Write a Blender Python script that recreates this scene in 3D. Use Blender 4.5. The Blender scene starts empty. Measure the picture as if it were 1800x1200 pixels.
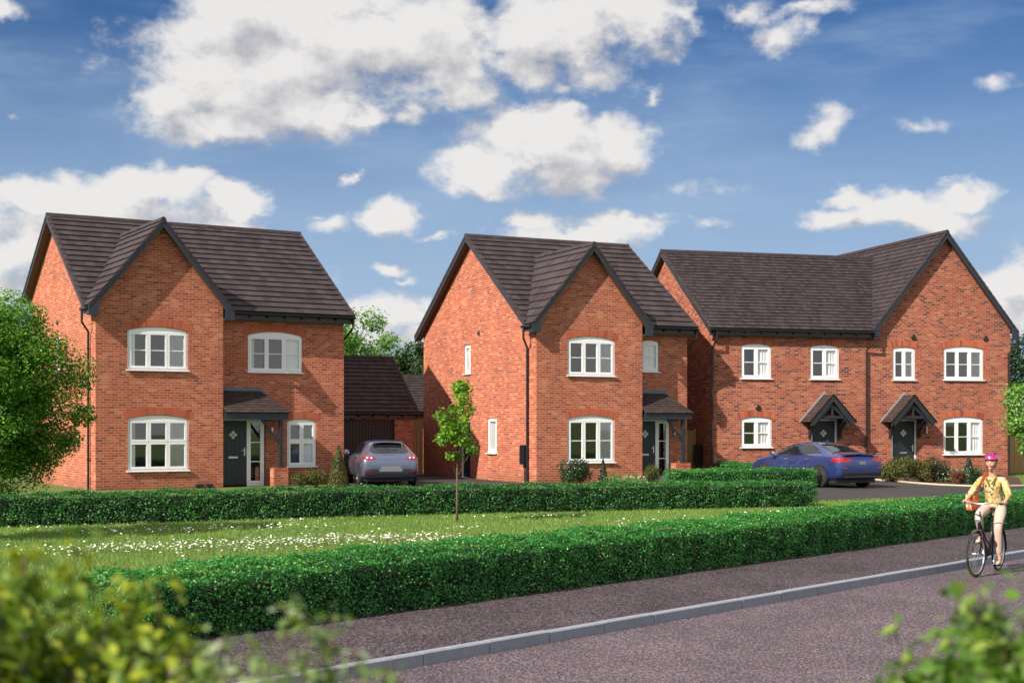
import bpy, bmesh, math, random
import numpy as np
from mathutils import Vector, Matrix
from mathutils.geometry import delaunay_2d_cdt
from mathutils.bvhtree import BVHTree
R=math.radians
random.seed(7)
sc=bpy.context.scene
col=sc.collection

# ---------------------------------------------------------------- helpers
def link(o,parent=None):
    col.objects.link(o)
    if parent is not None: o.parent=parent
    return o
def empty(name,loc=(0,0,0),rz=0):
    o=bpy.data.objects.new(name,None); o.empty_display_size=.3
    o.location=loc; o.rotation_euler=(0,0,rz); col.objects.link(o); return o
def tag(o,label,cat=None,group=None,kind=None):
    if label: o['label']=label
    if cat: o['category']=cat
    if group: o['group']=group
    if kind: o['kind']=kind
    return o
def frame(o,a,b,c):
    "matrix with columns a,b,c and origin o"
    m=Matrix.Identity(4)
    for i,v in enumerate((a,b,c,o)):
        for j in range(3): m[j][i]=v[j]
    return m
ID=Matrix.Identity(4)

class MB:
    def __init__(s): s.v=[];s.f=[];s.uv=[];s.r=[];s.T=ID;s.sm=False
    def P(s,p):
        s.v.append(tuple(s.T@Vector(p))); return len(s.v)-1
    def face(s,pts,uv=None,r=None):
        s.f.append([s.P(p) for p in pts]); s.uv.append(uv); s.r.append(random.random() if r is None else r)
    def box(s,x0,x1,y0,y1,z0,z1,r=None):
        r=random.random() if r is None else r
        i=[s.P((x,y,z)) for z in (z0,z1) for y in (y0,y1) for x in (x0,x1)]
        for q in ((0,1,5,4),(1,3,7,5),(3,2,6,7),(2,0,4,6),(4,5,7,6),(0,2,3,1)):
            s.f.append([i[k] for k in q]); s.uv.append(None); s.r.append(r)
        return s
    def prism(s,poly,y0,y1,r=None,axis='y'):
        "poly in (x,z) extruded along y (or (x,y) extruded along z)"
        r=random.random() if r is None else r
        g=(lambda p,t:(p[0],t,p[1])) if axis=='y' else (lambda p,t:(p[0],p[1],t)) if axis=='z' else (lambda p,t:(t,p[0],p[1]))
        a=[s.P(g(p,y0)) for p in poly]; b=[s.P(g(p,y1)) for p in poly]; n=len(poly)
        for q in [a[:],b[::-1]]+[[a[k],b[k],b[(k+1)%n],a[(k+1)%n]] for k in range(n)]:
            s.f.append(q); s.uv.append(None); s.r.append(r)
        return s
    def beam(s,p,q,w,h,up=(0,0,1),r=None):
        "box beam from p to q, width w (sideways), height h"
        p=Vector(p);q=Vector(q);d=(q-p).normalized();x=d.cross(Vector(up)).normalized();y=x.cross(d)
        r=random.random() if r is None else r
        i=[s.P(c+x*(a*w/2)+y*(b*h/2)) for c in (p,q) for a,b in ((-1,-1),(1,-1),(1,1),(-1,1))]
        for k in ((0,1,2,3),(7,6,5,4),(0,4,5,1),(1,5,6,2),(2,6,7,3),(3,7,4,0)):
            s.f.append([i[j] for j in k]); s.uv.append(None); s.r.append(r)
        return s
    def tube(s,pts,rad,n=8,cap=True,r=None):
        pts=[Vector(p) for p in pts]; r=random.random() if r is None else r
        rr=rad if isinstance(rad,(list,tuple)) else [rad]*len(pts)
        rings=[];prev=None
        for k,p in enumerate(pts):
            d=(pts[min(k+1,len(pts)-1)]-pts[max(k-1,0)]).normalized()
            if prev is None:
                x=d.orthogonal().normalized()
            else:
                x=(prev-d*prev.dot(d)).normalized()
            prev=x;y=d.cross(x)
            rings.append([s.P(p+(x*math.cos(2*math.pi*j/n)+y*math.sin(2*math.pi*j/n))*rr[k]) for j in range(n)])
        for a,b in zip(rings,rings[1:]):
            for j in range(n):
                s.f.append([a[j],a[(j+1)%n],b[(j+1)%n],b[j]]); s.uv.append(None); s.r.append(r)
        if cap:
            for q in (rings[0][::-1],rings[-1]): s.f.append(q); s.uv.append(None); s.r.append(r)
        return s
    def lathe(s,prof,n=24,axis='z',o=(0,0,0),r=None):
        "prof: (radius, height) list"
        r=random.random() if r is None else r
        def g(a,h,c,d):
            if axis=='z': q=(a*c,a*d,h)
            elif axis=='y': q=(a*c,h,a*d)
            else: q=(h,a*c,a*d)
            return (q[0]+o[0],q[1]+o[1],q[2]+o[2])
        rings=[[s.P(g(a,h,math.cos(2*math.pi*j/n),math.sin(2*math.pi*j/n))) for j in range(n)] for a,h in prof]
        for a,b in zip(rings,rings[1:]):
            for j in range(n):
                s.f.append([a[j],a[(j+1)%n],b[(j+1)%n],b[j]]); s.uv.append(None); s.r.append(r)
        return s
    def build(s,name,mat,parent=None,smooth=False,fixn=True):
        me=bpy.data.meshes.new(name); me.from_pydata(s.v,[],s.f)
        if fixn:
            bm=bmesh.new(); bm.from_mesh(me); bmesh.ops.recalc_face_normals(bm,faces=bm.faces); bm.to_mesh(me); bm.free()
        me.materials.append(mat)
        at=me.attributes.new('rnd','FLOAT','FACE')
        at.data.foreach_set('value',s.r)
        uvl=me.uv_layers.new(name='UVMap').data
        vs=me.vertices
        for p in me.polygons:
            uv=s.uv[p.index]
            if uv is not None:
                # match by vertex order (recalc may flip)
                d={vi:c for vi,c in zip(s.f[p.index],uv)}
                for li in p.loop_indices: uvl[li].uv=d[me.loops[li].vertex_index]
            else:
                n=p.normal
                t=Vector((-n.y,n.x,0))
                t=Vector((1,0,0)) if t.length<1e-3 else t.normalized()
                b=n.cross(t)
                for li in p.loop_indices:
                    c=vs[me.loops[li].vertex_index].co
                    uvl[li].uv=(c.dot(t),c.dot(b))
            p.use_smooth=smooth
        me.update()
        o=bpy.data.objects.new(name,me); link(o,parent); return o

def inpoly(x,y,P):
    c=False;n=len(P)
    for i in range(n):
        x1,y1=P[i];x2,y2=P[i-1]
        if (y1>y)!=(y2>y) and x<(x2-x1)*(y-y1)/(y2-y1)+x1: c=not c
    return c
def cdt_fill(outline,holes=(),extra=()):
    V=[];E=[]
    for L in [outline]+list(holes):
        b=len(V);V+= [Vector(p) for p in L];n=len(L);E+=[(b+i,b+(i+1)%n) for i in range(n)]
    V+=[Vector(p) for p in extra]
    r=delaunay_2d_cdt(V,E,[],0,1e-6)
    vs=[tuple(v) for v in r[0]];out=[]
    for f in r[2]:
        cx=sum(vs[i][0] for i in f)/len(f);cy=sum(vs[i][1] for i in f)/len(f)
        if inpoly(cx,cy,outline) and not any(inpoly(cx,cy,h) for h in holes): out.append([vs[i] for i in f])
    return out

# numpy mesh of many small leaves
def leaf_mesh(name,P,N,size,mat,parent=None,rnd=None,aspect=.55,bend=.25,seed=0,droop=0.,smooth=False,jit=.5):
    "P centres (n,3); N preferred facing (n,3); size scalar or array; each leaf = 4-vert folded diamond (2 quads/tris)"
    rg=np.random.default_rng(seed); n=len(P)
    N=N+rg.normal(0,jit,(n,3)); N/=np.linalg.norm(N,axis=1)[:,None]+1e-9
    A=rg.normal(0,1,(n,3)); A[:,2]-=droop; A-= (A*N).sum(1)[:,None]*N; A/=np.linalg.norm(A,axis=1)[:,None]+1e-9
    B=np.cross(N,A)
    S=(np.ones(n)*size*rg.uniform(.65,1.3,n))[:,None]
    base=P-A*S*.5; tip=P+A*S*.5
    l=P+B*S*aspect*.5+N*S*bend*.3; r=P-B*S*aspect*.5+N*S*bend*.3
    V=np.stack([base,l,tip,r],1).reshape(-1,3)
    me=bpy.data.meshes.new(name)
    me.vertices.add(4*n); me.vertices.foreach_set('co',V.astype(np.float32).ravel())
    idx=np.arange(n)[:,None]*4
    F=np.concatenate([idx+0,idx+1,idx+2,idx+0,idx+2,idx+3],1).ravel()
    me.loops.add(6*n); me.loops.foreach_set('vertex_index',F.astype(np.int32))
    me.polygons.add(2*n); me.polygons.foreach_set('loop_start',(np.arange(2*n)*3).astype(np.int32))
    me.polygons.foreach_set('loop_total',np.full(2*n,3,np.int32))
    me.materials.append(mat)
    if rnd is None: rnd=rg.uniform(0,1,n)
    at=me.attributes.new('rnd','FLOAT','FACE'); at.data.foreach_set('value',np.repeat(rnd,2).astype(np.float32))
    me.update(calc_edges=True); me.validate()
    o=bpy.data.objects.new(name,me); link(o,parent); return o

# ---------------------------------------------------------------- materials
class NT:
    def __init__(s,nt): s.nt=nt; s.n=nt.nodes; s.l=nt.links
    def node(s,t,**k):
        x=s.n.new(t)
        for a,b in k.items():
            if a.startswith('i_'):
                x.inputs[a[2:].replace('_',' ')].default_value=b
            else: setattr(x,a,b)
        return x
    def lk(s,a,b): s.l.new(a,b)
    def set(s,inp,v):
        if hasattr(v,'is_output') or isinstance(v,bpy.types.NodeSocket): s.l.new(v,inp)
        else: inp.default_value=v
    def m(s,op,a,b=None,c=None,clamp=False):
        x=s.n.new('ShaderNodeMath'); x.operation=op; x.use_clamp=clamp
        s.set(x.inputs[0],a)
        if b is not None: s.set(x.inputs[1],b)
        if c is not None: s.set(x.inputs[2],c)
        return x.outputs[0]
    def mix(s,f,a,b,mode='MIX'):
        x=s.n.new('ShaderNodeMix'); x.data_type='RGBA'; x.blend_type=mode
        s.set(x.inputs[0],f); s.set(x.inputs[6],a); s.set(x.inputs[7],b); return x.outputs[2]
    def ramp(s,f,stops,interp='LINEAR'):
        x=s.n.new('ShaderNodeValToRGB'); cr=x.color_ramp; cr.interpolation=interp
        while len(cr.elements)<len(stops): cr.elements.new(.5)
        for e,(p,c) in zip(cr.elements,stops): e.position=p; e.color=(*c,1) if len(c)==3 else c
        s.set(x.inputs[0],f); return x.outputs[0]
    def noise(s,vec,scale,detail=4,rough=.5,dim='3D'):
        x=s.n.new('ShaderNodeTexNoise'); x.noise_dimensions=dim
        x.inputs['Scale'].default_value=scale; x.inputs['Detail'].default_value=detail; x.inputs['Roughness'].default_value=rough
        if vec is not None: s.l.new(vec,x.inputs['Vector'])
        return x.outputs['Fac']
    def sstep(s,v,a,b):
        x=s.n.new('ShaderNodeMapRange'); x.interpolation_type='SMOOTHSTEP'
        s.set(x.inputs[0],v); x.inputs[1].default_value=a; x.inputs[2].default_value=b; return x.outputs[0]
def newmat(name):
    m=bpy.data.materials.new(name); m.use_nodes=True; t=NT(m.node_tree)
    b=m.node_tree.nodes['Principled BSDF']; return m,t,b
def plain(name,c,rough=.5,metal=0,spec=.5,coat=0,var=.0,vs=3.,bump=0.):
    m,t,b=newmat(name)
    b.inputs['Roughness'].default_value=rough; b.inputs['Metallic'].default_value=metal
    b.inputs['Specular IOR Level'].default_value=spec; b.inputs['Coat Weight'].default_value=coat
    tc=t.node('ShaderNodeTexCoord')
    if var>0:
        n=t.noise(tc.outputs['Object'],vs,5,.6)
        f=t.m('MULTIPLY_ADD',n,2*var,1-var)
        c2=t.node('ShaderNodeVectorMath',operation='SCALE'); c2.inputs[0].default_value=c[:3]; t.lk(f,c2.inputs['Scale'])
        t.lk(c2.outputs[0],b.inputs['Base Color'])
    else: b.inputs['Base Color'].default_value=(*c,1)
    if bump>0:
        n=t.noise(tc.outputs['Object'],60,3,.6)
        bp=t.node('ShaderNodeBump'); bp.inputs['Strength'].default_value=bump; bp.inputs['Distance'].default_value=.01
        t.lk(n,bp.inputs['Height']); t.lk(bp.outputs[0],b.inputs['Normal'])
    return m
def brick_mat(name,stops,mortar,dark=.0,headers=False,off=0.):
    m,t,b=newmat(name)
    uv=t.node('ShaderNodeUVMap',uv_map='UVMap')
    br=t.node('ShaderNodeTexBrick'); br.offset=.5; br.squash=1.
    br.inputs['Scale'].default_value=1; br.inputs['Mortar Size'].default_value=.0085
    br.inputs['Mortar Smooth'].default_value=.25; br.inputs['Brick Width'].default_value=.225; br.inputs['Row Height'].default_value=.075
    br.inputs['Color1'].default_value=(0,0,0,1); br.inputs['Color2'].default_value=(1,1,1,1); br.inputs['Mortar'].default_value=(.5,.5,.5,1)
    br.inputs['Bias'].default_value=0
    mp=t.node('ShaderNodeMapping'); mp.inputs['Location'].default_value=(off,0,0)
    t.lk(uv.outputs[0],mp.inputs[0]); t.lk(mp.outputs[0],br.inputs['Vector'])
    fac=br.outputs['Fac']
    rv=t.node('ShaderNodeSeparateColor'); t.lk(br.outputs['Color'],rv.inputs[0])
    # large blotches shift brick choice so dark bricks gather in patches
    bl=t.noise(mp.outputs[0],1.3,4,.65,'2D')
    v=t.m('ADD',rv.outputs[0],t.m('MULTIPLY_ADD',bl,.5,-.22),clamp=True)
    c=t.ramp(v,stops)
    fine=t.noise(mp.outputs[0],55,3,.6,'2D')
    c=t.mix(t.m('MULTIPLY',fine,.12),c,(.03,.012,.01,1),'MIX')
    c=t.mix(fac,c,mortar)
    wid=t.noise(mp.outputs[0],.35,3,.5,'2D')
    sc_=t.m('MULTIPLY_ADD',wid,.3,.85)
    vm=t.node('ShaderNodeVectorMath',operation='SCALE'); t.lk(c,vm.inputs[0]); t.lk(sc_,vm.inputs['Scale'])
    su=t.node('ShaderNodeSeparateXYZ');t.lk(uv.outputs[0],su.inputs[0])
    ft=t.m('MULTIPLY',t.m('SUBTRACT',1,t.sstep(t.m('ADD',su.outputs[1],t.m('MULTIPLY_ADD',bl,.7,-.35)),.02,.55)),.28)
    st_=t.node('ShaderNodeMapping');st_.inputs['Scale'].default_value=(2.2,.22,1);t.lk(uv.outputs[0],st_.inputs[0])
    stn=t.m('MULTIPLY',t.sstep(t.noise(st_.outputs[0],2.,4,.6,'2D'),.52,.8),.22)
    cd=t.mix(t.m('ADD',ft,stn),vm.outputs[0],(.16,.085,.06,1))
    t.lk(cd,b.inputs['Base Color'])
    b.inputs['Roughness'].default_value=.9; b.inputs['Specular IOR Level'].default_value=.2
    bp=t.node('ShaderNodeBump'); bp.inputs['Strength'].default_value=.5; bp.inputs['Distance'].default_value=.006
    h=t.m('ADD',t.m('SUBTRACT',1,fac),t.m('MULTIPLY',fine,.5))
    t.lk(h,bp.inputs['Height']); t.lk(bp.outputs[0],b.inputs['Normal'])
    return m
def arch_mat(name,stops):
    m,t,b=newmat(name)
    a=t.node('ShaderNodeAttribute',attribute_name='rnd')
    c=t.ramp(a.outputs['Fac'],stops); t.lk(c,b.inputs['Base Color']); b.inputs['Roughness'].default_value=.9; b.inputs['Specular IOR Level'].default_value=.2
    return m
def tile_mat(name,c,w=.3,h=.33,amp=.6):
    m,t,b=newmat(name)
    uv=t.node('ShaderNodeUVMap',uv_map='UVMap')
    br=t.node('ShaderNodeTexBrick'); br.offset=.5
    for k,v in (('Scale',1),('Mortar Size',.006),('Mortar Smooth',.1),('Brick Width',w),('Row Height',h)): br.inputs[k].default_value=v
    br.inputs['Color1'].default_value=(0,0,0,1); br.inputs['Color2'].default_value=(1,1,1,1); br.inputs['Mortar'].default_value=(0,0,0,1)
    t.lk(uv.outputs[0],br.inputs['Vector'])
    sp=t.node('ShaderNodeSeparateColor'); t.lk(br.outputs['Color'],sp.inputs[0])
    n=t.noise(uv.outputs[0],.8,5,.65,'2D'); n2=t.noise(uv.outputs[0],30,3,.7,'2D')
    f=t.m('ADD',t.m('MULTIPLY_ADD',sp.outputs[0],amp,1-amp/2),t.m('MULTIPLY_ADD',n,.5,-.25))
    f=t.m('ADD',f,t.m('MULTIPLY_ADD',n2,.5,-.25))
    vm=t.node('ShaderNodeVectorMath',operation='SCALE'); vm.inputs[0].default_value=c; t.lk(f,vm.inputs['Scale'])
    t.lk(vm.outputs[0],b.inputs['Base Color'])
    b.inputs['Roughness'].default_value=.8; b.inputs['Specular IOR Level'].default_value=.3
    bp=t.node('ShaderNodeBump'); bp.inputs['Strength'].default_value=.4; bp.inputs['Distance'].default_value=.01
    t.lk(t.m('ADD',t.m('SUBTRACT',1,br.outputs['Fac']),n2),bp.inputs['Height']); t.lk(bp.outputs[0],b.inputs['Normal'])
    return m
def leaf_mat(name,stops,trans=.35,rough=.5,spec=.35):
    m,t,b=newmat(name)
    a=t.node('ShaderNodeAttribute',attribute_name='rnd')
    c=t.ramp(a.outputs['Fac'],stops)
    t.lk(c,b.inputs['Base Color']); b.inputs['Roughness'].default_value=rough; b.inputs['Specular IOR Level'].default_value=spec
    tr=t.node('ShaderNodeBsdfTranslucent')
    c2=t.mix(1.,c,(1.25,1.3,.45,1),'MULTIPLY'); t.lk(c2,tr.inputs[0])
    mx=t.node('ShaderNodeMixShader'); mx.inputs[0].default_value=trans
    t.lk(b.outputs[0],mx.inputs[1]); t.lk(tr.outputs[0],mx.inputs[2])
    t.lk(mx.outputs[0],m.node_tree.nodes['Material Output'].inputs[0])
    return m
def glass_mat(name,refl=.35,tint=(.93,.95,.97)):
    m=bpy.data.materials.new(name); m.use_nodes=True; t=NT(m.node_tree); m.node_tree.nodes.remove(m.node_tree.nodes['Principled BSDF'])
    tr=t.node('ShaderNodeBsdfTransparent'); tr.inputs[0].default_value=(*tint,1)
    gl=t.node('ShaderNodeBsdfGlossy'); gl.inputs['Roughness'].default_value=.02; gl.inputs[0].default_value=(.9,.92,.95,1)
    fr=t.node('ShaderNodeFresnel'); fr.inputs[0].default_value=1.5
    f=t.m('MULTIPLY_ADD',fr.outputs[0],1.,refl,clamp=True)
    mx=t.node('ShaderNodeMixShader'); t.lk(f,mx.inputs[0]); t.lk(tr.outputs[0],mx.inputs[1]); t.lk(gl.outputs[0],mx.inputs[2])
    t.lk(mx.outputs[0],m.node_tree.nodes['Material Output'].inputs[0]); return m
def ground_mat(name,stops,scale=180,grit=.8,patch=1.2,rough=.9,bump=.6,vor=False):
    m,t,b=newmat(name)
    tc=t.node('ShaderNodeTexCoord'); o=tc.outputs['Object']
    n=t.noise(o,scale,2,.7); n0=t.noise(o,scale*.35,2,.6); p=t.noise(o,patch,5,.6)
    f=t.m('ADD',t.m('MULTIPLY',n,.55),t.m('MULTIPLY',n0,.45))
    f=t.m('ADD',t.m('MULTIPLY_ADD',t.m('SUBTRACT',f,.5),grit*3,.5),t.m('MULTIPLY_ADD',p,.5,-.25),clamp=True)
    c=t.ramp(f,stops); t.lk(c,b.inputs['Base Color']); b.inputs['Roughness'].default_value=rough; b.inputs['Specular IOR Level'].default_value=.25
    bp=t.node('ShaderNodeBump'); bp.inputs['Strength'].default_value=bump; bp.inputs['Distance'].default_value=.01
    t.lk(n,bp.inputs['Height']); t.lk(bp.outputs[0],b.inputs['Normal'])
    return m

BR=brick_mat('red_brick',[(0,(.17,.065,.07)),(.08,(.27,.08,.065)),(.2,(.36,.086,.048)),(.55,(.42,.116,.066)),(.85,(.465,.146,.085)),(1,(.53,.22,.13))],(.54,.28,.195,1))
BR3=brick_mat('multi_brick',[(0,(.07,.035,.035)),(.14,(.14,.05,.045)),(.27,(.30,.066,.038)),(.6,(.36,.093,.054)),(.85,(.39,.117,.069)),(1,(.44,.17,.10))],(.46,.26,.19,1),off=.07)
ARCH=arch_mat('arch_brick',[(0,(.36,.09,.05)),(.5,(.48,.13,.07)),(1,(.42,.13,.08))])
TILE=tile_mat('roof_tile',(.046,.034,.040))
TILE3=tile_mat('plain_tile',(.040,.029,.034),w=.165,h=.23,amp=.7)
CTILE=tile_mat('canopy_tile',(.05,.034,.032),w=.15,h=.1,amp=.6)
BARGE=plain('blue_grey_paint',(.019,.030,.050),.5)
SOFF=plain('brown_soffit',(.10,.055,.035),.6)
BLACK=plain('black_plastic',(.014,.015,.018),.35)
POST=plain('dark_timber',(.018,.024,.032),.5,var=.2,vs=8)
LEAD=plain('lead_flashing',(.10,.15,.22),.5,var=.15)
WHITE=plain('white_upvc',(.86,.88,.93),.25)
DOORM=plain('dark_blue_door',(.012,.022,.03),.4,var=.1,vs=6)
GLASS=glass_mat('window_glass',.10)
CURT=plain('curtain_fabric',(.88,.87,.86),.9)
ROOM=plain('room_lining',(.20,.20,.22),.9,var=.25,vs=1.5)
STEEL=plain('brushed_steel',(.6,.6,.6),.3,metal=1)
GARM=plain('dark_garage_door',(.008,.006,.006),.5,var=.15,vs=4)
FENCE=plain('fence_timber',(.40,.25,.11),.85,var=.3,vs=7)
PLINTH=plain('concrete_step',(.42,.40,.37),.85,var=.15)
# ---------------------------------------------------------------- house parts
def arc(a0,a1,z,rise,n=10):
    return [(a0+(a1-a0)*i/n, z+rise*(1-(2*i/n-1)**2)) for i in range(n+1)]
def hole_of(w): # outline of an opening
    a0,a1,z0,z1,rise=w[:5]
    return [(a0,z0),(a1,z0)]+arc(a0,a1,z1,rise)[::-1] if rise>0 else [(a0,z0),(a1,z0),(a1,z1),(a0,z1)]
def wall(mb,T,outline,holes,reveal=.1):
    mb.T=T
    H=[hole_of(h) for h in holes]
    for f in cdt_fill(outline,H): mb.face([(x,0,z) for x,z in f],uv=[(x,z) for x,z in f])
    for h in H:
        n=len(h);d=0
        for i in range(n):
            p,q=h[i],h[(i+1)%n]; L=math.hypot(q[0]-p[0],q[1]-p[1])
            if abs(p[0]-q[0])<1e-6: uv=[(0,p[1]),(0,q[1]),(reveal,q[1]),(reveal,p[1])]
            else: uv=[(p[0],0),(q[0],0),(q[0],reveal),(p[0],reveal)]
            mb.face([(p[0],0,p[1]),(q[0],0,q[1]),(q[0],reveal,q[1]),(p[0],reveal,p[1])],uv=uv)
    mb.T=ID
def window(parent,T,w,cols=3,style='bar',curt='right',nm='window',sill=True,archm=None):
    a0,a1,z0,z1,rise=w[:5]; W=a1-a0; zt=z1+rise
    y0=.035
    m=MB();m.T=T
    f=.05
    # outer frame: jambs, bottom, arched head
    m.box(a0+.002,a0+f,y0,y0+.07,z0+.002,z1); m.box(a1-f,a1-.002,y0,y0+.07,z0+.002,z1); m.box(a0+f,a1-f,y0,y0+.07,z0+.002,z0+f)
    head=[(a1-.002,z1-f),(a0+.002,z1-f)]+[(min(max(x,a0+.002),a1-.002),z-.002) for x,z in arc(a0,a1,z1,rise)]
    m.prism(head,y0,y0+.07)
    cw=(W-2*f)/cols; s=.062
    panes=[];bars=[]
    zi0,zi1=z0+f,z1-f
    for c in range(cols):
        c0=a0+f+cw*c+.006; c1=c0+cw-.012
        segs=[(zi0+.004,zi1-.004)] if style!='transom' else [(zi0+.004,zi0+(zi1-zi0)*.56-.012),(zi0+(zi1-zi0)*.56+.012,zi1-.004)]
        if c>0: m.box(c0-.018,c0+.006,y0+.004,y0+.066,zi0,zi1)
        for s0,s1 in segs:
            ya,yb=y0-.014,y0+.05
            m.box(c0,c0+s,ya,yb,s0,s1); m.box(c1-s,c1,ya,yb,s0,s1)
            m.box(c0+s,c1-s,ya,yb,s0,s0+s); m.box(c0+s,c1-s,ya,yb,s1-s,s1)
            panes.append((c0+s-.004,c1-s+.004,s0+s-.004,s1-s+.004))
            if style=='bar':
                zm=s0+s+(s1-s0-2*s)*.5
                m.box(c0+s,c1-s,y0+.002,y0+.034,zm-.013,zm+.013)
        if style=='transom': m.box(c0-.006,c1+.006,y0+.004,y0+.06,segs[0][1],segs[1][0])
    o=m.build(nm,WHITE,parent)
    g=MB();g.T=T
    for p in panes:
        jx,jz=random.uniform(-.003,.003),random.uniform(-.004,.004)
        g.face([(p[0],y0+.02-jx-jz,p[2]),(p[1],y0+.02+jx-jz,p[2]),(p[1],y0+.02+jx+jz,p[3]),(p[0],y0+.02-jx+jz,p[3])])
    g.build('pane',GLASS,o)
    if sill:
        q=MB();q.T=T; q.prism([(-.07,z0-.035),(-.07,z0-.012),(y0,z0+.001),(y0+.02,z0+.001),(y0+.02,z0-.035)],a0-.045,a1+.045,axis='x')
        q.build('sill',WHITE,o)
    def cur(x0,x1):
        n=max(8,int((x1-x0)/.03)); c=MB(); c.T=T
        pr=[(x0+(x1-x0)*i/n, .085+.014*math.sin(i*1.7)+.008*math.sin(i*.63)) for i in range(n+1)]
        for p,q2 in zip(pr,pr[1:]): c.face([(p[0],p[1],z0+.03),(q2[0],q2[1],z0+.03),(q2[0],q2[1],zt-.03),(p[0],p[1],zt-.03)])
        c.build('curtain',CURT,o,smooth=True)
    if 'right' in curt: cur(a1-cw*1.0 if cols>1 else a0+.15,a1-.02)
    if 'left' in curt: cur(a0+.02,a0+cw*.42)
    if 'full' in curt: cur(a0+.03,a1-.03)
    rl=MB(); rl.T=T
    # shallow dark room behind the opening
    y1=2.2
    rl.face([(a0-.5,y1,z0-.4),(a1+.5,y1,z0-.4),(a1+.5,y1,zt+.25),(a0-.5,y1,zt+.25)])
    rl.face([(a0-.5,.13,zt+.25),(a1+.5,.13,zt+.25),(a1+.5,y1,zt+.25),(a0-.5,y1,zt+.25)])
    rl.build('room_wall',ROOM,o)
    # soldier arch
    if archm is not None:
        A=MB();A.T=T; n=int(W/.078)+3; e=.09
        pts=arc(a0-.10,a1+.10,z1-.012,rise+.024,n)
        bot=[(x,max(z,z1+rise*(1-((2*(x-a0)/W-1))**2)) if a0<x<a1 else z1-.004) for x,z in pts]
        for i in range(n):
            p,q2=bot[i],bot[i+1]; g_=.005
            hgt=.225
            lean=lambda x:(x-(a0+a1)/2)/W*.10
            x0,x1=p[0]+g_,q2[0]-g_
            A.prism([(x0,p[1]+.001),(x1,q2[1]+.001),(x1+lean(x1),q2[1]+hgt),(x0+lean(x0),p[1]+hgt)],-.004,.03)
        A.build('brick_arch',archm,o)
        B=MB();B.T=T; B.box(a0-.1,a1+.1,-.0025,.02,z1-.02,z1) if False else None
    return o
def door(parent,T,a0,a1,z0,z1,frame_w=.055,side=None,hide_left=False):
    d=MB();d.T=T
    d.box(a0,a1,.06,.11,z0,z1)
    nb=5
    for i in range(nb):
        w=(a1-a0-.16)/nb; x0=a0+.08+i*w
        d.box(x0+.006,x0+w-.006,.052,.061,z0+.12,z1-.1)
    o=d.build('door',DOORM,parent)
    f=MB();f.T=T
    A1=a1 if side is None else side
    f.box(a0-frame_w,a0-.002,.03,.12,z0-.04,z1+frame_w); f.box(a1+.002,a1+frame_w,.03,.12,z0-.04,z1+frame_w)
    f.box(a0-.002,a1+.002,.03,.12,z1+.002,z1+frame_w)
    f.box(a0-frame_w,(side if side else a1)+frame_w,-.02,.12,z0-.08,z0-.04)
    if side:
        f.box(a1+frame_w,side-.045,.03,.12,z1+.002,z1+frame_w); f.box(side-.045,side+.01,.03,.12,z0-.04,z1+frame_w)
        f.box(a1+frame_w,side-.045,.03,.12,z0-.04,z0+.04)
        x0,x1=a1+frame_w,side-.045
        f.box(x0,x0+.075,.022,.1,z0+.04,z1); f.box(x1-.075,x1,.022,.1,z0+.04,z1)
        f.box(x0+.075,x1-.075,.022,.1,z0+.04,z0+.13); f.box(x0+.075,x1-.075,.022,.1,z1-.08,z1)
        for k in (1,2):
            zz=z0+.13+(z1-z0-.21)*k/3; f.box(x0+.075,x1-.075,.04,.07,zz-.014,zz+.014)
        g=MB();g.T=T;g.face([(x0+.07,.06,z0+.1),(x1-.07,.06,z0+.1),(x1-.07,.06,z1-.05),(x0+.07,.06,z1-.05)])
        sg=g.build('side_pane',GLASS,parent)
    f.build('door_frame',WHITE,parent)
    # diamond light
    cx=(a0+a1)/2; cz=z0+(z1-z0)*.78
    g=MB();g.T=T
    for dx,dz in ((0,.075),(.075,0),(0,-.075),(-.075,0)):
        r=.062
        g.prism([(cx+dx-r,cz+dz),(cx+dx,cz+dz-r),(cx+dx+r,cz+dz),(cx+dx,cz+dz+r)],.044,.058)
    g.build('diamond_light',STEEL_W,o)
    h=MB();h.T=T; h.box(a1-.085,a1-.045,.044,.06,z0+.92,z0+1.16); h.tube([(a1-.065,.045,z0+1.08),(a1-.065,.01,z0+1.08),(a1-.19,.005,z0+1.08)],.011)
    h.build('door_handle',STEEL,o)
    l=MB();l.T=T; l.box(cx-.15,cx+.15,.042,.06,z0+.84,z0+.90); l.box(cx-.12,cx+.12,.036,.05,z0+.855,z0+.885); l.build('letter_plate',STEEL,o)
    return o
STEEL_W=plain('frosted_glass',(.62,.63,.62),.25)

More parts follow.
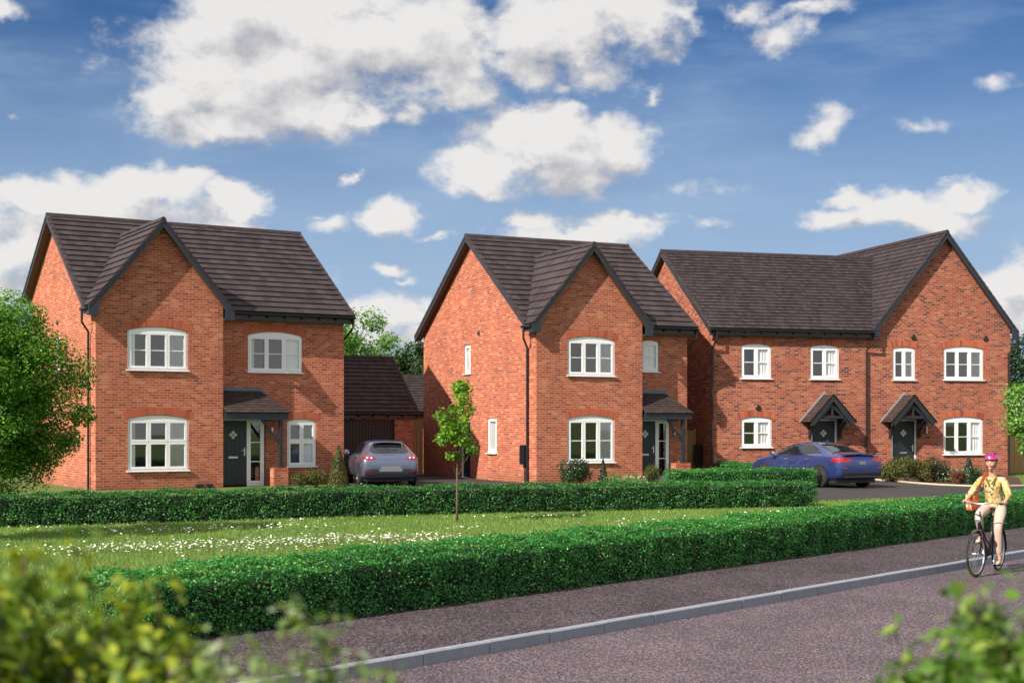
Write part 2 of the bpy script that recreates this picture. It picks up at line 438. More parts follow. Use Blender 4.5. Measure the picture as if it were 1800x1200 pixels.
def slope(mb,eL,eR,rL,rR,n,t=.05,vscale=1.,u0=None):
    "tiled slope: eave left/right, ridge left/right; n courses"
    eL,eR,rL,rR=map(Vector,(eL,eR,rL,rR))
    nrm=(eR-eL).cross(rL-eL) if (rL-eL).length>1e-3 else (eR-eL).cross(rR-eL)
    nrm.normalize()
    if nrm.z<0: nrm=-nrm
    ud=(eR-eL).normalized(); vd=nrm.cross(ud).normalized()
    if vd.z<0: vd=-vd
    Lt=(rL-eL).dot(vd)
    def uv(p,i,e): return (p.dot(ud), i*vscale+e)
    for i in range(n):
        a,b=i/n,(i+1)/n
        p0=eL.lerp(rL,a)+nrm*t;p1=eR.lerp(rR,a)+nrm*t
        bb=min(1,b+.22/n)
        q0=eL.lerp(rL,bb)+nrm*.004;q1=eR.lerp(rR,bb)+nrm*.004
        lip=t*.32
        k0=p0-nrm*lip;k1=p1-nrm*lip
        h=vscale;ib=min(.9,(.2 if i else .02)); ab=a+ib/n
        c0=eL.lerp(rL,ab)+nrm*(t-lip);c1=eR.lerp(rR,ab)+nrm*(t-lip)
        d0=c0-nrm*(t-lip+.012);d1=c1-nrm*(t-lip+.012)
        mb.face([c0,c1,k1,k0],uv=[uv(p0,i,0),uv(p1,i,0),uv(p1,i,0),uv(p0,i,0)]);mb.face([d0,d1,c1,c0],uv=[uv(p0,i,0),uv(p1,i,0),uv(p1,i,0),uv(p0,i,0)])
        mb.face([p0,p1,q1,q0],uv=[uv(p0,i,.02*h),uv(p1,i,.02*h),uv(q1,i,.98*h),uv(q0,i,.98*h)])
        mb.face([k0,k1,p1,p0],uv=[uv(p0,i,.01*h),uv(p1,i,.01*h),uv(p1,i,.03*h),uv(p0,i,.03*h)])
    # underside
    mb.face([eL-nrm*.02,eR-nrm*.02,rR-nrm*.02,rL-nrm*.02])
    return nrm
def verge(parent,T,e,r,units,depth=.2,t=.03,foot=True,soffit=None,caps=True,cap_mat=None,flip=1):
    """barge board along a verge. e, r: eave & ridge points (roof surface) in house coords; T outward vector"""
    e=Vector(e);r=Vector(r);out=Vector(T)
    d=(r-e).normalized(); 
    # board: parallelogram under surface
    m=MB(); dz=Vector((0,0,-1))
    ins=-out
    def par(mb,o0,o1,top,bot,p,q):
        V=[p+out*o0+dz*top,p+out*o1+dz*top,p+out*o1+dz*bot,p+out*o0+dz*bot,q+out*o0+dz*top,q+out*o1+dz*top,q+out*o1+dz*bot,q+out*o0+dz*bot]
        for k in ((0,1,2,3),(4,5,6,7),(0,1,5,4),(1,2,6,5),(2,3,7,6),(3,0,4,7)): mb.face([V[j] for j in k],r=.5)
    par(m,-.035,.0,.035,.035+depth,e,r)
    m.build('barge_board',BARGE,parent)
    if caps:
        c=MB()
        for i in range(units):
            p=e.lerp(r,i/units);q=e.lerp(r,(i+1.06)/units if i<units-1 else 1)
            par(c,-.10,.018,-.05,.055,p-Vector((0,0,-.012)),q-Vector((0,0,.012)))
        c.build('verge_cap',cap_mat or TILE,parent)
def ridge(parent,p,q,mat,r=.11):
    p=Vector(p);q=Vector(q);m=MB();d=(q-p);L=d.length;d.normalize();x=d.cross(Vector((0,0,1))).normalized();n=int(L/.45)
    for i in range(n):
        a=p+d*(L*i/n);b=p+d*(L*(i+1)/n+ (.012 if i<n-1 else 0)); k=1.0+.04*(i%2)
        prof=[(-r,-.085),(-r*.62,-.0),(-r*.25,.035),(r*.25,.035),(r*.62,.0),(r,-.085)]
        A=[a+x*u*k+Vector((0,0,w*k)) for u,w in prof];B=[b+x*u*k+Vector((0,0,w*k)) for u,w in prof]
        for j in range(5): m.face([A[j],A[j+1],B[j+1],B[j]],r=i*.37%1)
        m.face(A);m.face(B[::-1])
    return m.build('ridge',mat,parent)
def gutter(parent,p,q,fascia=.2,brackets=True):
    p=Vector(p);q=Vector(q);m=MB();d=(q-p).normalized();x=d.cross(Vector((0,0,1)))  # outward for p->q to the right is -y
    L=(q-p).length
    n=8
    A=[];prof=[(.06*math.cos(math.pi*i/n+math.pi),.06*math.sin(math.pi*i/n+math.pi)) for i in range(n+1)]
    c=x*.065
    for (u,w),(u2,w2) in zip(prof,prof[1:]):
        for s_ in (1,.88):
            m.face([p+c+x*u*s_+Vector((0,0,w*s_)),q+c+x*u*s_+Vector((0,0,w*s_)),q+c+x*u2*s_+Vector((0,0,w2*s_)),p+c+x*u2*s_+Vector((0,0,w2*s_))],r=.5)
    for e in (p,q): m.face([e+c+x*u+Vector((0,0,w)) for u,w in prof],r=.5)
    o=m.build('gutter',BLACK,parent,fixn=False)
    f=MB()
    V=[p-x*.0+Vector((0,0,.03)),q+Vector((0,0,.03)),q+Vector((0,0,-fascia)),p+Vector((0,0,-fascia))]
    b=[v-x*.02 for v in V]
    f.face(V);f.face(b[::-1])
    for k in range(4): f.face([V[k],V[(k+1)%4],b[(k+1)%4],b[k]])
    f.build('fascia',BLACK,parent)
    if brackets:
        nb=max(1,int(L/.6))
        for i in range(nb+1):
            k=MB();a=p+d*(.1+(L-.2)*i/nb); k.beam(a+x*.0+Vector((0,0,-.13)),a+x*.09+Vector((0,0,-.055)),.04,.035)
            k.build('gutter_bracket',BLACK,o)
    return o
def downpipe(parent,pts,clips=()):
    m=MB();m.tube(pts,.036,10)
    for c in clips: m.tube([(c[0],c[1],c[2]-.03),(c[0],c[1],c[2]+.03)],.048,10)
    return m.build('downpipe',BLACK,parent,smooth=False)
def vent(parent,T,a,z,r=.085):
    m=MB();m.T=T;m.lathe([(0,-.05),(r*.8,-.05),(r,-.03),(r,.01)],16,'y',(a,0,z)); return m.build('round_vent',BLACK,parent)
def wall_light(parent,T,a,z):
    m=MB();m.T=T;m.box(a-.03,a+.03,-.02,0,z-.06,z+.06);m.lathe([(0,-.13),(.035,-.13),(.035,.13),(0,.13)],12,'z',(a,-.06,z)); return m.build('wall_light',STEEL,parent)

def big_house(name,P,label):
    "detached house with a projecting gabled wing. u right along front, v back, z up"
    H=empty(name,(P['o'][0],P['o'][1],0),P['yaw']); tag(H,label,'house','detached houses with a projecting front gable')
    Ww,Wm,d,Dp=P['wing'],P['width'],P['d'],P['depth']
    oh=.27; ez,rz,rv=P['eave'],P['ridge'],P['rv']   # eave z of roof surface at v=d-oh ; ridge
    sl=(rz-ez)/(rv-(d-oh))
    gz=P['gridge']; gc=Ww/2; gs=(gz-P['geave'])/(gc+oh)   # gable wing slope
    Tf=frame((0,0,0),(1,0,0),(0,1,0),(0,0,1)); Tm=frame((0,d,0),(1,0,0),(0,1,0),(0,0,1)); Tl=frame((0,0,0),(0,-1,0),(1,0,0),(0,0,1))
    # walls
    m=MB(); und=.14
    wgz=gz-und; wez=wgz-gs*gc
    wall(m,Tf,[(0,-.3),(Ww,-.3),(Ww,wez),(gc,wgz),(0,wez)],[w['h'] for w in P['wf']])
    zt=ez+sl*oh-und
    wall(m,Tm,[(Ww,-.3),(Wm,-.3),(Wm,zt),(Ww,zt)],[w['h'] for w in P['wm']]+[P['dooropen']])
    # wing return walls
    wall(m,Tl,[(-d,-.3),(0,-.3),(0,wez),(-d,wez)],[])
    wall(m,frame((Ww,0,0),(0,1,0),(-1,0,0),(0,0,1)),[(0,-.3),(d,-.3),(d,wez),(0,wez)],[])
    # left gable wall from v=d to Dp
    rear=P['rear']
    zl=ez-und+sl*oh
    wall(m,Tl,[(-Dp,-.3),(-d,-.3),(-d,zl),(-rv,rz-und),(-Dp,rear-und)],[w['h'] for w in P['wl']]+([P['sdoor']] if P.get('sdoor') else []))
    wall(m,frame((Wm,0,0),(0,1,0),(-1,0,0),(0,0,1)),[(d,-.3),(Dp,-.3),(Dp,rear-und),(rv,rz-und),(d,zl)],[])
    wall(m,frame((Wm,Dp,0),(-1,0,0),(0,-1,0),(0,0,1)),[(0,-.3),(Wm,-.3),(Wm,rear-und),(0,rear-und)],[])
    wo=m.build('wall',BR,H)
    # main roof
    r=MB(); uL,uR=-oh,Wm+oh
    n=P['courses']
    slope(r,(uL,d-oh,ez),(uR,d-oh,ez),(uL,rv,rz),(uR,rv,rz),n,vscale=.33)
    slr=P.get('slr',sl)
    nb=max(4,int(n*(Dp+oh-rv)/(rv-d+oh)))
    slope(r,(uR,Dp+oh,rear-slr*oh),(uL,Dp+oh,rear-slr*oh),(uR,rv,rz),(uL,rv,rz),nb,vscale=.33)
    ro=r.build('roof',TILE,H)
    ridge(ro,(uL-.01,rv,rz+.05),(uR+.01,rv,rz+.05),TILE)
    # wing roof
    g=MB(); vo=-oh; vr=d-oh+(gz-ez)/sl+.12
    ge=P['geave']; ve=d-oh+(ge-ez)/sl+.12
    ng=P['gcourses']
    slope(g,(-oh,ve,ge),(-oh,vo,ge),(gc,vr,gz),(gc,vo,gz),ng,vscale=.33)
    slope(g,(Ww+oh,vo,ge),(Ww+oh,ve,ge),(gc,vo,gz),(gc,vr,gz),ng,vscale=.33)
    go=g.build('gable_roof',TILE,H)
    ridge(go,(gc,vo-.01,gz+.045),(gc,vr,gz+.045),TILE,.1)
    # verges
    verge(H,(0,-1,0),(-oh,vo,ge),(gc,vo,gz),ng,depth=.19); verge(H,(0,-1,0),(Ww+oh,vo,ge),(gc,vo,gz),ng,depth=.19)
    verge(H,(-1,0,0),(uL,d-oh,ez),(uL,rv,rz),n,depth=.16); verge(H,(-1,0,0),(uL,Dp+oh,rear-slr*oh),(uL,rv,rz),nb,depth=.16)
    verge(H,(1,0,0),(uR,d-oh,ez),(uR,rv,rz),n,depth=.16); verge(H,(1,0,0),(uR,Dp+oh,rear-slr*oh),(uR,rv,rz),nb,depth=.16)
    # box ends of the wing verge
    for s_,x in ((-1,-oh),(1,Ww+oh)):
        bx=MB();xi=x-s_*(oh+.12)
        a,b=sorted((x,x-s_*.31))
        top=ge-.03
        bx.prism([(x,top-.02),(x,top-.24),(x-s_*.30,top-.24),(x-s_*.30,top+.30*gs-.05)],vo-.004,vo+.035)
        bx.box(min(x,x-s_*oh),max(x,x-s_*oh),vo+.036,0.0,top-.24,top-.19)
        bx.box(min(x,x-s_*.03),max(x,x-s_*.03),vo+.036,d-oh,top-.19,top-.02)
        bx.build('barge_box',BARGE,H)
    # soffits
    k=und+.02
    for (a,b,c,e_) in (((-oh+.03,d-oh,ez),(-oh+.03,rv,rz),(0,rv,rz),(0,d-oh,ez)),((-oh+.03,Dp+oh,rear-slr*oh),(-oh+.03,rv,rz),(0,rv,rz),(0,Dp+oh,rear-slr*oh))):
        s=MB();s.face([(p[0],p[1],p[2]-k) for p in (a,b,c,e_)]);s.build('soffit',SOFF,H)
    for x in (-oh,Ww+oh):
        s=MB();s.face([(x,vo+.04,ge-k-.02),(gc,vo+.04,gz-k-.02),(gc,0,gz-k-.02),(x,0,ge-k-.02)]);s.build('soffit',SOFF,H)
    # gutters
    gz0=ez-.045
    gutter(H,(Ww+oh+.03,d-oh-.005,gz0),(uR,d-oh-.005,gz0))
    sg=MB(); sg.beam((Ww+oh,d-oh+.01,ez-.25),(uR-.03,d-oh+.01,ez-.25),.02,.02); sg.face([(Ww,d-oh+.02,ez-.245),(uR-.03,d-oh+.02,ez-.245),(uR-.03,d,ez-.245),(Ww,d,ez-.245)]); sg.build('soffit',BLACK,H)
    m2=MB(); m2.tube([(-oh-.05,vo+.08,ge-.06),(-oh-.05,d-oh+.1,ge-.06)],.055,10); m2.build('gutter',BLACK,H)
    downpipe(H,[(-oh-.05,d-oh-.02,ge-.08),(-oh-.05,d-oh-.02,ge-.45),(-.07,d-.06,ge-.72),(-.07,d-.06,-.05)],[(-.07,d-.06,z) for z in (.9,2.7,4.2)])
    downpipe(H,[(uR-.07,d-oh-.04,gz0-.06),(uR-.07,d-oh-.04,gz0-.32),(Wm+.06,d+.18,gz0-.75),(Wm+.06,d+.18,-.05)],[(Wm+.06,d+.18,z) for z in (1.2,3.2)])
    for w in P['wf']: window(H,Tf,w['h'],w['c'],w['s'],w['k'],archm=ARCH)
    for w in P['wm']: window(H,Tm,w['h'],w['c'],w['s'],w['k'],archm=ARCH)
    for w in P['wl']: window(H,Tl,w['h'],1,'none','full')
    a0,a1,z0,z1=P['door']; door(H,Tm,a0,a1,z0,z1,side=P['side'])
    if P.get('sdoor'):
        q=P['sdoor']; door(H,Tl,q[0]+.06,q[1]-.06,q[2]+.08,q[3]-.06)
    # porch
    C=P['porch']; u0,u1,vf,zf0,zf1,zw,uw=C['u0'],C['u1'],C['vf'],C['z0'],C['z1'],C['zw'],C['uw']
    p=MB(); p.box(u0+.003,u1,vf,vf+.035,zf0,zf1); p.box(u1-.035,u1,vf+.036,d-.003,zf0,zf1); p.box(u0+.003,u1-.036,vf+.036,d-.003,zf0+.03,zf0+.05)
    pc=C['pc']; 
    po=p.build('porch',BARGE,H)
    b=MB(); b.box(pc-.055,pc+.055,vf+.06,vf+.17,C['pz'],zf0+.002); b.box(pc-.085,pc+.085,vf+.03,vf+.20,C['pz'],C['pz']+.07)
    b.build('post',POST,po)
    b=MB(); b.beam((pc-.04,vf+.115,zf0-.75),(pc-.62,vf+.115,zf0+.01),.07,.07,up=(0,1,0)); b.build('brace',POST,po)
    b=MB(); b.box(C['q0'],C['q1'],vf-.02,vf+.30,-.2,C['pz']); 
    b.build('brick_pier',BR,po)
    b=MB()
    for i in range(5):
        w=(C['q1']-C['q0'])/5; b.box(C['q0']+i*w+.003,C['q0']+(i+1)*w-.003,vf-.024,vf+.304,C['pz']-.10,C['pz']+.004)
    b.build('pier_coping',ARCH,po)
    t=MB(); e=.05
    slope(t,(u0+.004,vf-e,zf1),(u1+e,vf-e,zf1),(u0+.004,d-.01,zw),(uw,d-.01,zw),9,t=.02,vscale=.1)
    slope(t,(u1+e,vf-e,zf1),(u1+e,d-.003,zf1),(uw,d-.01,zw),(uw,d-.003,zw),9,t=.02,vscale=.1)
    t.build('porch_roof',CTILE,po)
    f=MB(); hh=.10
    f.T=Tm
    f.prism([(u0+.004,zw-.02),(uw,zw-.02),(u1+e,zf1-.01),(u1+e+.09,zf1+.03),(uw+.04,zw+hh),(u0+.004,zw+hh)],-.022,-.003)
    f.build('flashing',LEAD,po)
    wall_light(H,Tm,C['light'],1.72)
    st=MB(); st.box(u0+.01,P['side']+.1,d-.55,d-.02,-.2,-.03); st.build('doorstep',PLINTH,H)
    for a,z in P['vents']: vent(H,Tl,a,z)
    for a,z in P.get('fvents',[]):
        q=MB();q.box(a-.09,a+.09,-.14,-.003,z,z+.1); q.tube([(a,-.06,z),(a,-.06,-.1)],.03,8); q.build('flue_terminal',BLACK,H)
    if P.get('meter'):
        a,b_,z0,z1=P['meter']; q=MB();q.T=Tl;q.box(-b_,-a,-.16,-.003,z0,z1); q.prism([(-b_,z1),(-a,z1),(-a-.02,z1+.05),(-b_+.02,z1+.05)],-.15,-.004); q.box(-b_+.03,-a-.03,-.168,-.158,z0+.05,z1-.05)
        mo=q.build('meter_box',BLACK,H)
        q=MB();q.T=Tl;q.tube([(-a-.1,-.06,z0),(-a-.1,-.06,-.05)],.028,8); q.build('pipe',BLACK,mo)
    return H
h1=dict(o=(-12.21,41.7),yaw=R(31.373),wing=3.9,width=8.22,d=.6,depth=8.1,eave=5.46,ridge=8.66,rv=4.85,gridge=8.06,geave=5.40,rear=6.42,courses=17,gcourses=11,
 wf=[dict(h=(.94,2.79,3.57,4.74,.12),c=3,s='bar',k='leftright'),dict(h=(.95,2.81,.56,2.10,.12),c=3,s='transom',k='leftright')],
 wm=[dict(h=(4.93,6.77,3.60,4.76,.12),c=3,s='bar',k='leftright'),dict(h=(6.25,7.25,.60,2.04,.07),c=2,s='transom',k='right')],
 wl=[dict(h=(-4.75,-4.25,3.62,4.75,0))],
 dooropen=(3.95,5.52,-.05,2.12,0),door=(4.02,4.90,.04,2.06),side=5.49,
 porch=dict(u0=3.9,u1=6.0,vf=-.12,z0=2.09,z1=2.31,zw=3.0,uw=5.3,pc=5.78,pz=.58,q0=5.50,q1=5.98,light=5.72),vents=[(-4.45,5.2)],fvents=[(3.12,.03),(3.44,.03)])
h1['side']=5.47
h2=dict(o=(.796,46.3),yaw=R(26.114),wing=4.02,width=6.2,d=.6,depth=9.55,eave=5.30,ridge=8.66,rv=5.05,gridge=7.90,geave=5.20,rear=5.52,courses=17,gcourses=10,
 wf=[dict(h=(1.16,2.95,3.56,4.74,.12),c=3,s='bar',k='right'),dict(h=(1.16,2.94,.69,2.12,.12),c=3,s='bar',k='right')],
 wm=[dict(h=(4.38,5.05,3.76,4.78,.05),c=1,s='bar',k='right')],
 wl=[dict(h=(-5.74,-5.19,3.77,4.80,0)),dict(h=(-3.75,-3.01,.96,2.16,0))],
 dooropen=(4.08,5.50,-.05,2.12,0),door=(4.12,4.93,.04,2.06),side=5.47,sdoor=(-6.0,-5.2,0,2.1,0),
 porch=dict(u0=4.02,u1=5.92,vf=-.15,z0=2.13,z1=2.33,zw=3.02,uw=5.25,pc=5.62,pz=.62,q0=5.25,q1=5.85,light=5.66),vents=[(-4.46,5.18)],meter=(.62,.93,.62,1.22))
big_house('brick_house',h1,'leftmost detached red brick house with front gable, beside the large leafy tree')
big_house('brick_house',h2,'middle detached red brick house, narrow arched window above its tiled corner porch')

# ---- pair of houses on the right
def pair_house():
    H=empty('semi_detached_houses',(18.92,54,0),R(15.86)); tag(H,'wide red brick pair of houses with two gabled door canopies','house')
    L=-12.22; oh=.22; ez=5.36; rz=8.62; rv=4.45; Dp=8.6; sl=(rz-ez)/(rv+oh); gx=-2.86; gz=9.12; gw=2.86; ge=5.42; GL=gx-gw-oh; GR=gx+gw+oh
    und=.14; gs=(gz-ge)/(gw+oh)
    Tf=ID; Tl=frame((L,0,0),(0,-1,0),(1,0,0),(0,0,1))
    wins=[((-11.13,-9.95,3.60,4.76,.08),2,'bar','right'),((-8.40,-7.23,3.60,4.76,.08),2,'bar','right'),((-5.02,-4.08,3.60,4.76,.06),2,'bar','right'),
          ((-2.88,-1.17,3.62,4.78,.10),3,'bar','right'),((-11.13,-9.93,1.13,2.14,.08),2,'bar','right'),((-2.90,-1.19,.83,2.14,.10),3,'bar','right')]
    doors=[(-8.36,-7.32),(-5.07,-4.03)]
    m=MB(); zt=ez+sl*oh-und
    gl=gx-gw
    wall(m,Tf,[(L,-.3),(0,-.3),(0,gz-und-gs*gw),(gx,gz-und),(gl,gz-und-gs*gw),(gl-.001,zt),(L,zt)],[w[0] for w in wins]+[(a,b,-.05,2.14,0) for a,b in doors])
    wall(m,Tl,[(-Dp,-.3),(0,-.3),(0,zt),(-rv,rz-und),(-Dp,zt)],[])
    wall(m,frame((0,0,0),(0,1,0),(-1,0,0),(0,0,1)),[(0,-.3),(Dp,-.3),(Dp,gz-und-gs*gw),(0,gz-und-gs*gw)],[])
    wall(m,frame((0,Dp,0),(-1,0,0),(0,-1,0),(0,0,1)),[(0,-.3),(-L,-.3),(-L,zt),(-gl,gz-und-gs*gw),(-gx,gz-und),(0,gz-und-gs*gw)],[])
    m.build('wall',BR3,H)
    r=MB(); n=25
    slope(r,(L-oh,-oh,ez),(gl,-oh,ez),(L-oh,rv,rz),(gx,rv,rz),n,t=.038,vscale=.23)
    slope(r,(gl,Dp+oh,ez),(L-oh,Dp+oh,ez),(gx,rv,rz),(L-oh,rv,rz),n,t=.038,vscale=.23)
    ro=r.build('roof',TILE3,H); ridge(ro,(L-oh-.01,rv,rz+.05),(gx,rv,rz+.05),TILE3,.1)
    g=MB(); 
    slope(g,(GL,Dp+oh,ge),(GL,-oh,ge),(gx,Dp+oh,gz),(gx,-oh,gz),21,t=.038,vscale=.23)
    slope(g,(GR,-oh,ge),(GR,Dp+oh,ge),(gx,-oh,gz),(gx,Dp+oh,gz),21,t=.038,vscale=.23)
    go=g.build('gable_roof',TILE3,H); ridge(go,(gx,-oh-.01,gz+.045),(gx,Dp+oh,gz+.045),TILE3,.1)
    verge(H,(0,-1,0),(GL,-oh,ge),(gx,-oh,gz),21,depth=.2); verge(H,(0,-1,0),(GR,-oh,ge),(gx,-oh,gz),21,depth=.2)
    verge(H,(-1,0,0),(L-oh,-oh,ez),(L-oh,rv,rz),25,depth=.15); verge(H,(-1,0,0),(L-oh,Dp+oh,ez),(L-oh,rv,rz),25,depth=.15)
    for s_,x in ((-1,GL),(1,GR)):
        bx=MB();top=ge-.03; v=-oh
        bx.prism([(x,top-.02),(x,top-.24),(x-s_*.28,top-.24),(x-s_*.28,top+.28*gs-.05)],v-.004,v+.035)
        bx.box(min(x,x-s_*.2),max(x,x-s_*.2),v+.036,0.0,top-.24,top-.19)
        bx.build('barge_box',BARGE,H)
    k=und+.02;s=MB()
    s.face([(L-oh+.03,-oh,ez-k),(L-oh+.03,rv,rz-k),(L,rv,rz-k),(L,-oh,ez-k)]);s.build('soffit',SOFF,H);s=MB();s.face([(L-oh+.03,Dp+oh,ez-k),(L-oh+.03,rv,rz-k),(L,rv,rz-k),(L,Dp+oh,ez-k)])
    s.build('soffit',SOFF,H)
    for x in (GL,GR): s=MB();s.face([(x,-oh+.04,ge-k-.02),(gx,-oh+.04,gz-k-.02),(gx,0,gz-k-.02),(x,0,ge-k-.02)]);s.build('soffit',SOFF,H)
    gutter(H,(L-oh,-oh-.005,ez-.045),(GL+.02,-oh-.005,ez-.045))
    q=MB(); q.face([(L-oh,-oh+.02,ez-.245),(GL,-oh+.02,ez-.245),(GL,0,ez-.245),(L-oh,0,ez-.245)]); q.build('soffit',BLACK,H)
    zz=ez-.1
    downpipe(H,[(L+.02,-oh-.07,zz),(L+.02,-oh-.07,zz-.3),(L-.06,-.07,zz-.6),(L-.06,-.07,-.05)],[(L-.06,-.07,z) for z in (1,3)])
    downpipe(H,[(GL+.02,-oh-.07,zz),(GL+.02,-oh-.07,zz-.3),(gl-.42,-.07,zz-.6),(gl-.42,-.07,-.05)],[(gl-.42,-.07,z) for z in (1,3)])
    downpipe(H,[(GR+.06,-.1,ge-.08),(GR+.06,-.1,ge-.4),(-.12,-.07,ge-.8),(-.12,-.07,-.05)],[(-.12,-.07,z) for z in (1,3)])
    for w in wins: window(H,Tf,w[0],w[1],w[2],w[3],archm=ARCH3)
    for a,b in doors:
        door(H,Tf,a+.06,b-.06,.03,2.08)
        c=(a+b)/2; ez2,rz2=2.06,3.02; hw=.90; pr=.70
        sl2=(rz2-ez2)/hw
        p=MB()
        for s_ in (-1,1):
            p.beam((c+s_*(hw-.03),-pr+.04,ez2-.03),(c,-pr+.04,rz2-.06),.07,.15,up=(0,1,0)) if False else p.prism([(c+s_*hw,ez2-.02),(c+s_*(hw-.12),ez2-.17),(c,rz2-.24),(c,rz2-.02)],-pr,-pr+.06)
            p.prism([(c+s_*(hw-.22),ez2+.02),(c+s_*(hw-.30),ez2-.08),(c,rz2-.42),(c,rz2-.32)],-pr+.08,-pr+.14)
            p.box(min(c+s_*.56,c+s_*.64),max(c+s_*.56,c+s_*.64),-pr+.06,-.003,ez2+.02,ez2+.12)
        p.box(c-.62,c+.62,-pr+.07,-pr+.15,ez2+.10,ez2+.20); p.box(c-.045,c+.045,-pr+.075,-pr+.145,ez2+.2,rz2-.36)
        po=p.build('door_canopy',POST,H)
        for s_ in (-1,1):
            x=c+s_*.60; q=MB(); q.box(x-.04,x+.04,-.075,-.003,ez2-.62,ez2+.02); q.box(x-.04,x+.04,-.5,-.08,ez2-.06,ez2+.02)
            arcp=[(-.08,ez2-.55),(-.14,ez2-.36),(-.26,ez2-.18),(-.46,ez2-.08)]
            for u,w_ in zip(arcp,arcp[1:]): q.beam((x,u[0],u[1]),(x,w_[0],w_[1]),.07,.07)
            q.build('bracket',POST,po)
        t=MB()
        slope(t,(c-hw-.05,-.003,ez2-.03),(c-hw-.05,-pr-.02,ez2-.03),(c,-.003,rz2+.02),(c,-pr-.02,rz2+.02),11,t=.02,vscale=.1)
        slope(t,(c+hw+.05,-pr-.02,ez2-.03),(c+hw+.05,-.003,ez2-.03),(c,-pr-.02,rz2+.02),(c,-.003,rz2+.02),11,t=.02,vscale=.1)
        t.build('canopy_roof',CTILE,po)
        f=MB()
        for s_ in (-1,1): f.prism([(c+s_*(hw+.12),ez2-.02),(c+s_*(hw+.05),ez2-.06),(c,rz2+.04),(c,rz2+.14)],-.02,-.003)
        f.build('flashing',LEAD2,po)
        st=MB(); st.box(a-.1,b+.1,-.6,-.02,-.2,-.03); st.build('doorstep',PLINTH,H)
    wall_light(H,Tf,-3.64,1.74)
    for a,z in ((-4.17,5.19),(-1.09,5.2),(-10.48,2.55)): vent(H,Tf,a,z,.10)
    q=MB();q.T=Tl;q.box(-1.3,-.9,-.2,-.003,.5,1.2);q.box(-1.27,-.93,-.21,-.2,.53,1.17);q.build('meter_box',BLACK,H)
LEAD2=plain('zinc_flashing',(.30,.31,.33),.5,var=.1)
ARCH3=arch_mat('arch_brick_dark',[(0,(.22,.07,.05)),(.3,(.42,.11,.06)),(1,(.52,.15,.08))])
pair_house()

# ---- garages
def garage(name,o,yaw,W,D,ez,rz,du,label,doorspan):
    H=empty(name,(o[0],o[1],0),yaw); tag(H,label,'garage')
    m=MB(); oh=.15; sl=(rz-ez)/(D/2+oh); zt=ez+sl*oh-.12
    wall(m,ID,[(0,-.3),(W,-.3),(W,zt),(0,zt)],[(doorspan[0],doorspan[1],-.1,2.12,0)] if doorspan else [])
    for T in (frame((0,0,0),(0,-1,0),(1,0,0),(0,0,1)),):
        wall(m,T,[(-D,-.3),(0,-.3),(0,zt),(-D/2,rz-.1),(-D,zt)],[])
    wall(m,frame((W,0,0),(0,1,0),(-1,0,0),(0,0,1)),[(0,-.3),(D,-.3),(D,zt),(D/2,rz-.1),(0,zt)],[])
    wall(m,frame((W,D,0),(-1,0,0),(0,-1,0),(0,0,1)),[(0,-.3),(W,-.3),(W,zt),(0,zt)],[])
    m.build('wall',BR3,H)
    r=MB(); slope(r,(-oh,-oh,ez),(W+oh,-oh,ez),(-oh,D/2,rz),(W+oh,D/2,rz),14,t=.04,vscale=.25)
    slope(r,(W+oh,D+oh,ez),(-oh,D+oh,ez),(W+oh,D/2,rz),(-oh,D/2,rz),14,t=.04,vscale=.25)
    ro=r.build('roof',TILE3,H); ridge(ro,(-oh,D/2,rz+.04),(W+oh,D/2,rz+.04),TILE3,.1)
    verge(H,(1,0,0),(W+oh,-oh,ez),(W+oh,D/2,rz),14,depth=.12,cap_mat=TILE3)
    verge(H,(-1,0,0),(-oh,-oh,ez),(-oh,D/2,rz),14,depth=.12,cap_mat=TILE3)
    gutter(H,(-oh,-oh-.005,ez-.04),(W+oh,-oh-.005,ez-.04),fascia=.16)
    if doorspan:
        d=MB(); n=22; a,b=doorspan
        d.box(a,b,.12,.15,-.1,2.12)
        for i in range(n):
            x=a+(b-a)*i/n; d.box(x+.012,x+(b-a)/n-.012,.10,.121,-.05,2.1)
        d.build('garage_door',GARM,H)
    return H
gy=R(28); gw_=3.9
garage('garage',(-3.60-gw_*math.cos(gy),52-gw_*math.sin(gy)),gy,gw_,4.5,2.38,4.46,0,'brick garage with a dark ribbed door behind the silver hatchback',(.45,3.15))
garage('garage',(-4.55,61.0),R(26),5,5,2.5,4.1,0,'far garage of which only a corner of roof shows beside the middle house',None)

# ---------------------------------------------------------------- ground
K=Vector((.59,14.79)); tt=Vector((math.cos(R(48.7)),math.sin(R(48.7)))); nn=Vector((-tt.y,tt.x))
def nt(x,y): d=Vector((x,y))-K; return d.dot(nn),d.dot(tt)
def W(n,t,z=0): p=K+nn*n+tt*t; return (p.x,p.y,z)
PROF=[(-500,-.2),(-6.5,-.2),(-6.35,-.37),(0,-.37),(.05,-.26),(2.4,-.26),(2.5,-.2),(3.2,-.2),(5.5,-.16),(9,-.06),(12,0),(600,0)]
def hz(x,y):
    n=nt(x,y)[0]
    for (a,za),(b,zb) in zip(PROF,PROF[1:]):
        if a<=n<=b: return za+(zb-za)*(n-a)/(b-a)
    return 0
GRASSG=ground_mat('grass_ground',[(0,(.05,.08,.02)),(.5,(.10,.145,.035)),(1,(.18,.19,.06))],scale=40,grit=.5,patch=.7,bump=.8)
TARMAC=ground_mat('pavement_tarmac',[(0,(.0077,.0052,.0069)),(.35,(.0267,.0198,.0258)),(.7,(.0602,.0456,.0559)),(1,(.2408,.1892,.2150))],scale=105,grit=1.9,patch=.9)
ROADM=ground_mat('road_asphalt',[(0,(.0232,.0160,.0219)),(.3,(.0604,.0440,.0579)),(.7,(.1084,.0824,.1017)),(1,(.3096,.2559,.2896))],scale=105,grit=2.0,patch=.8)
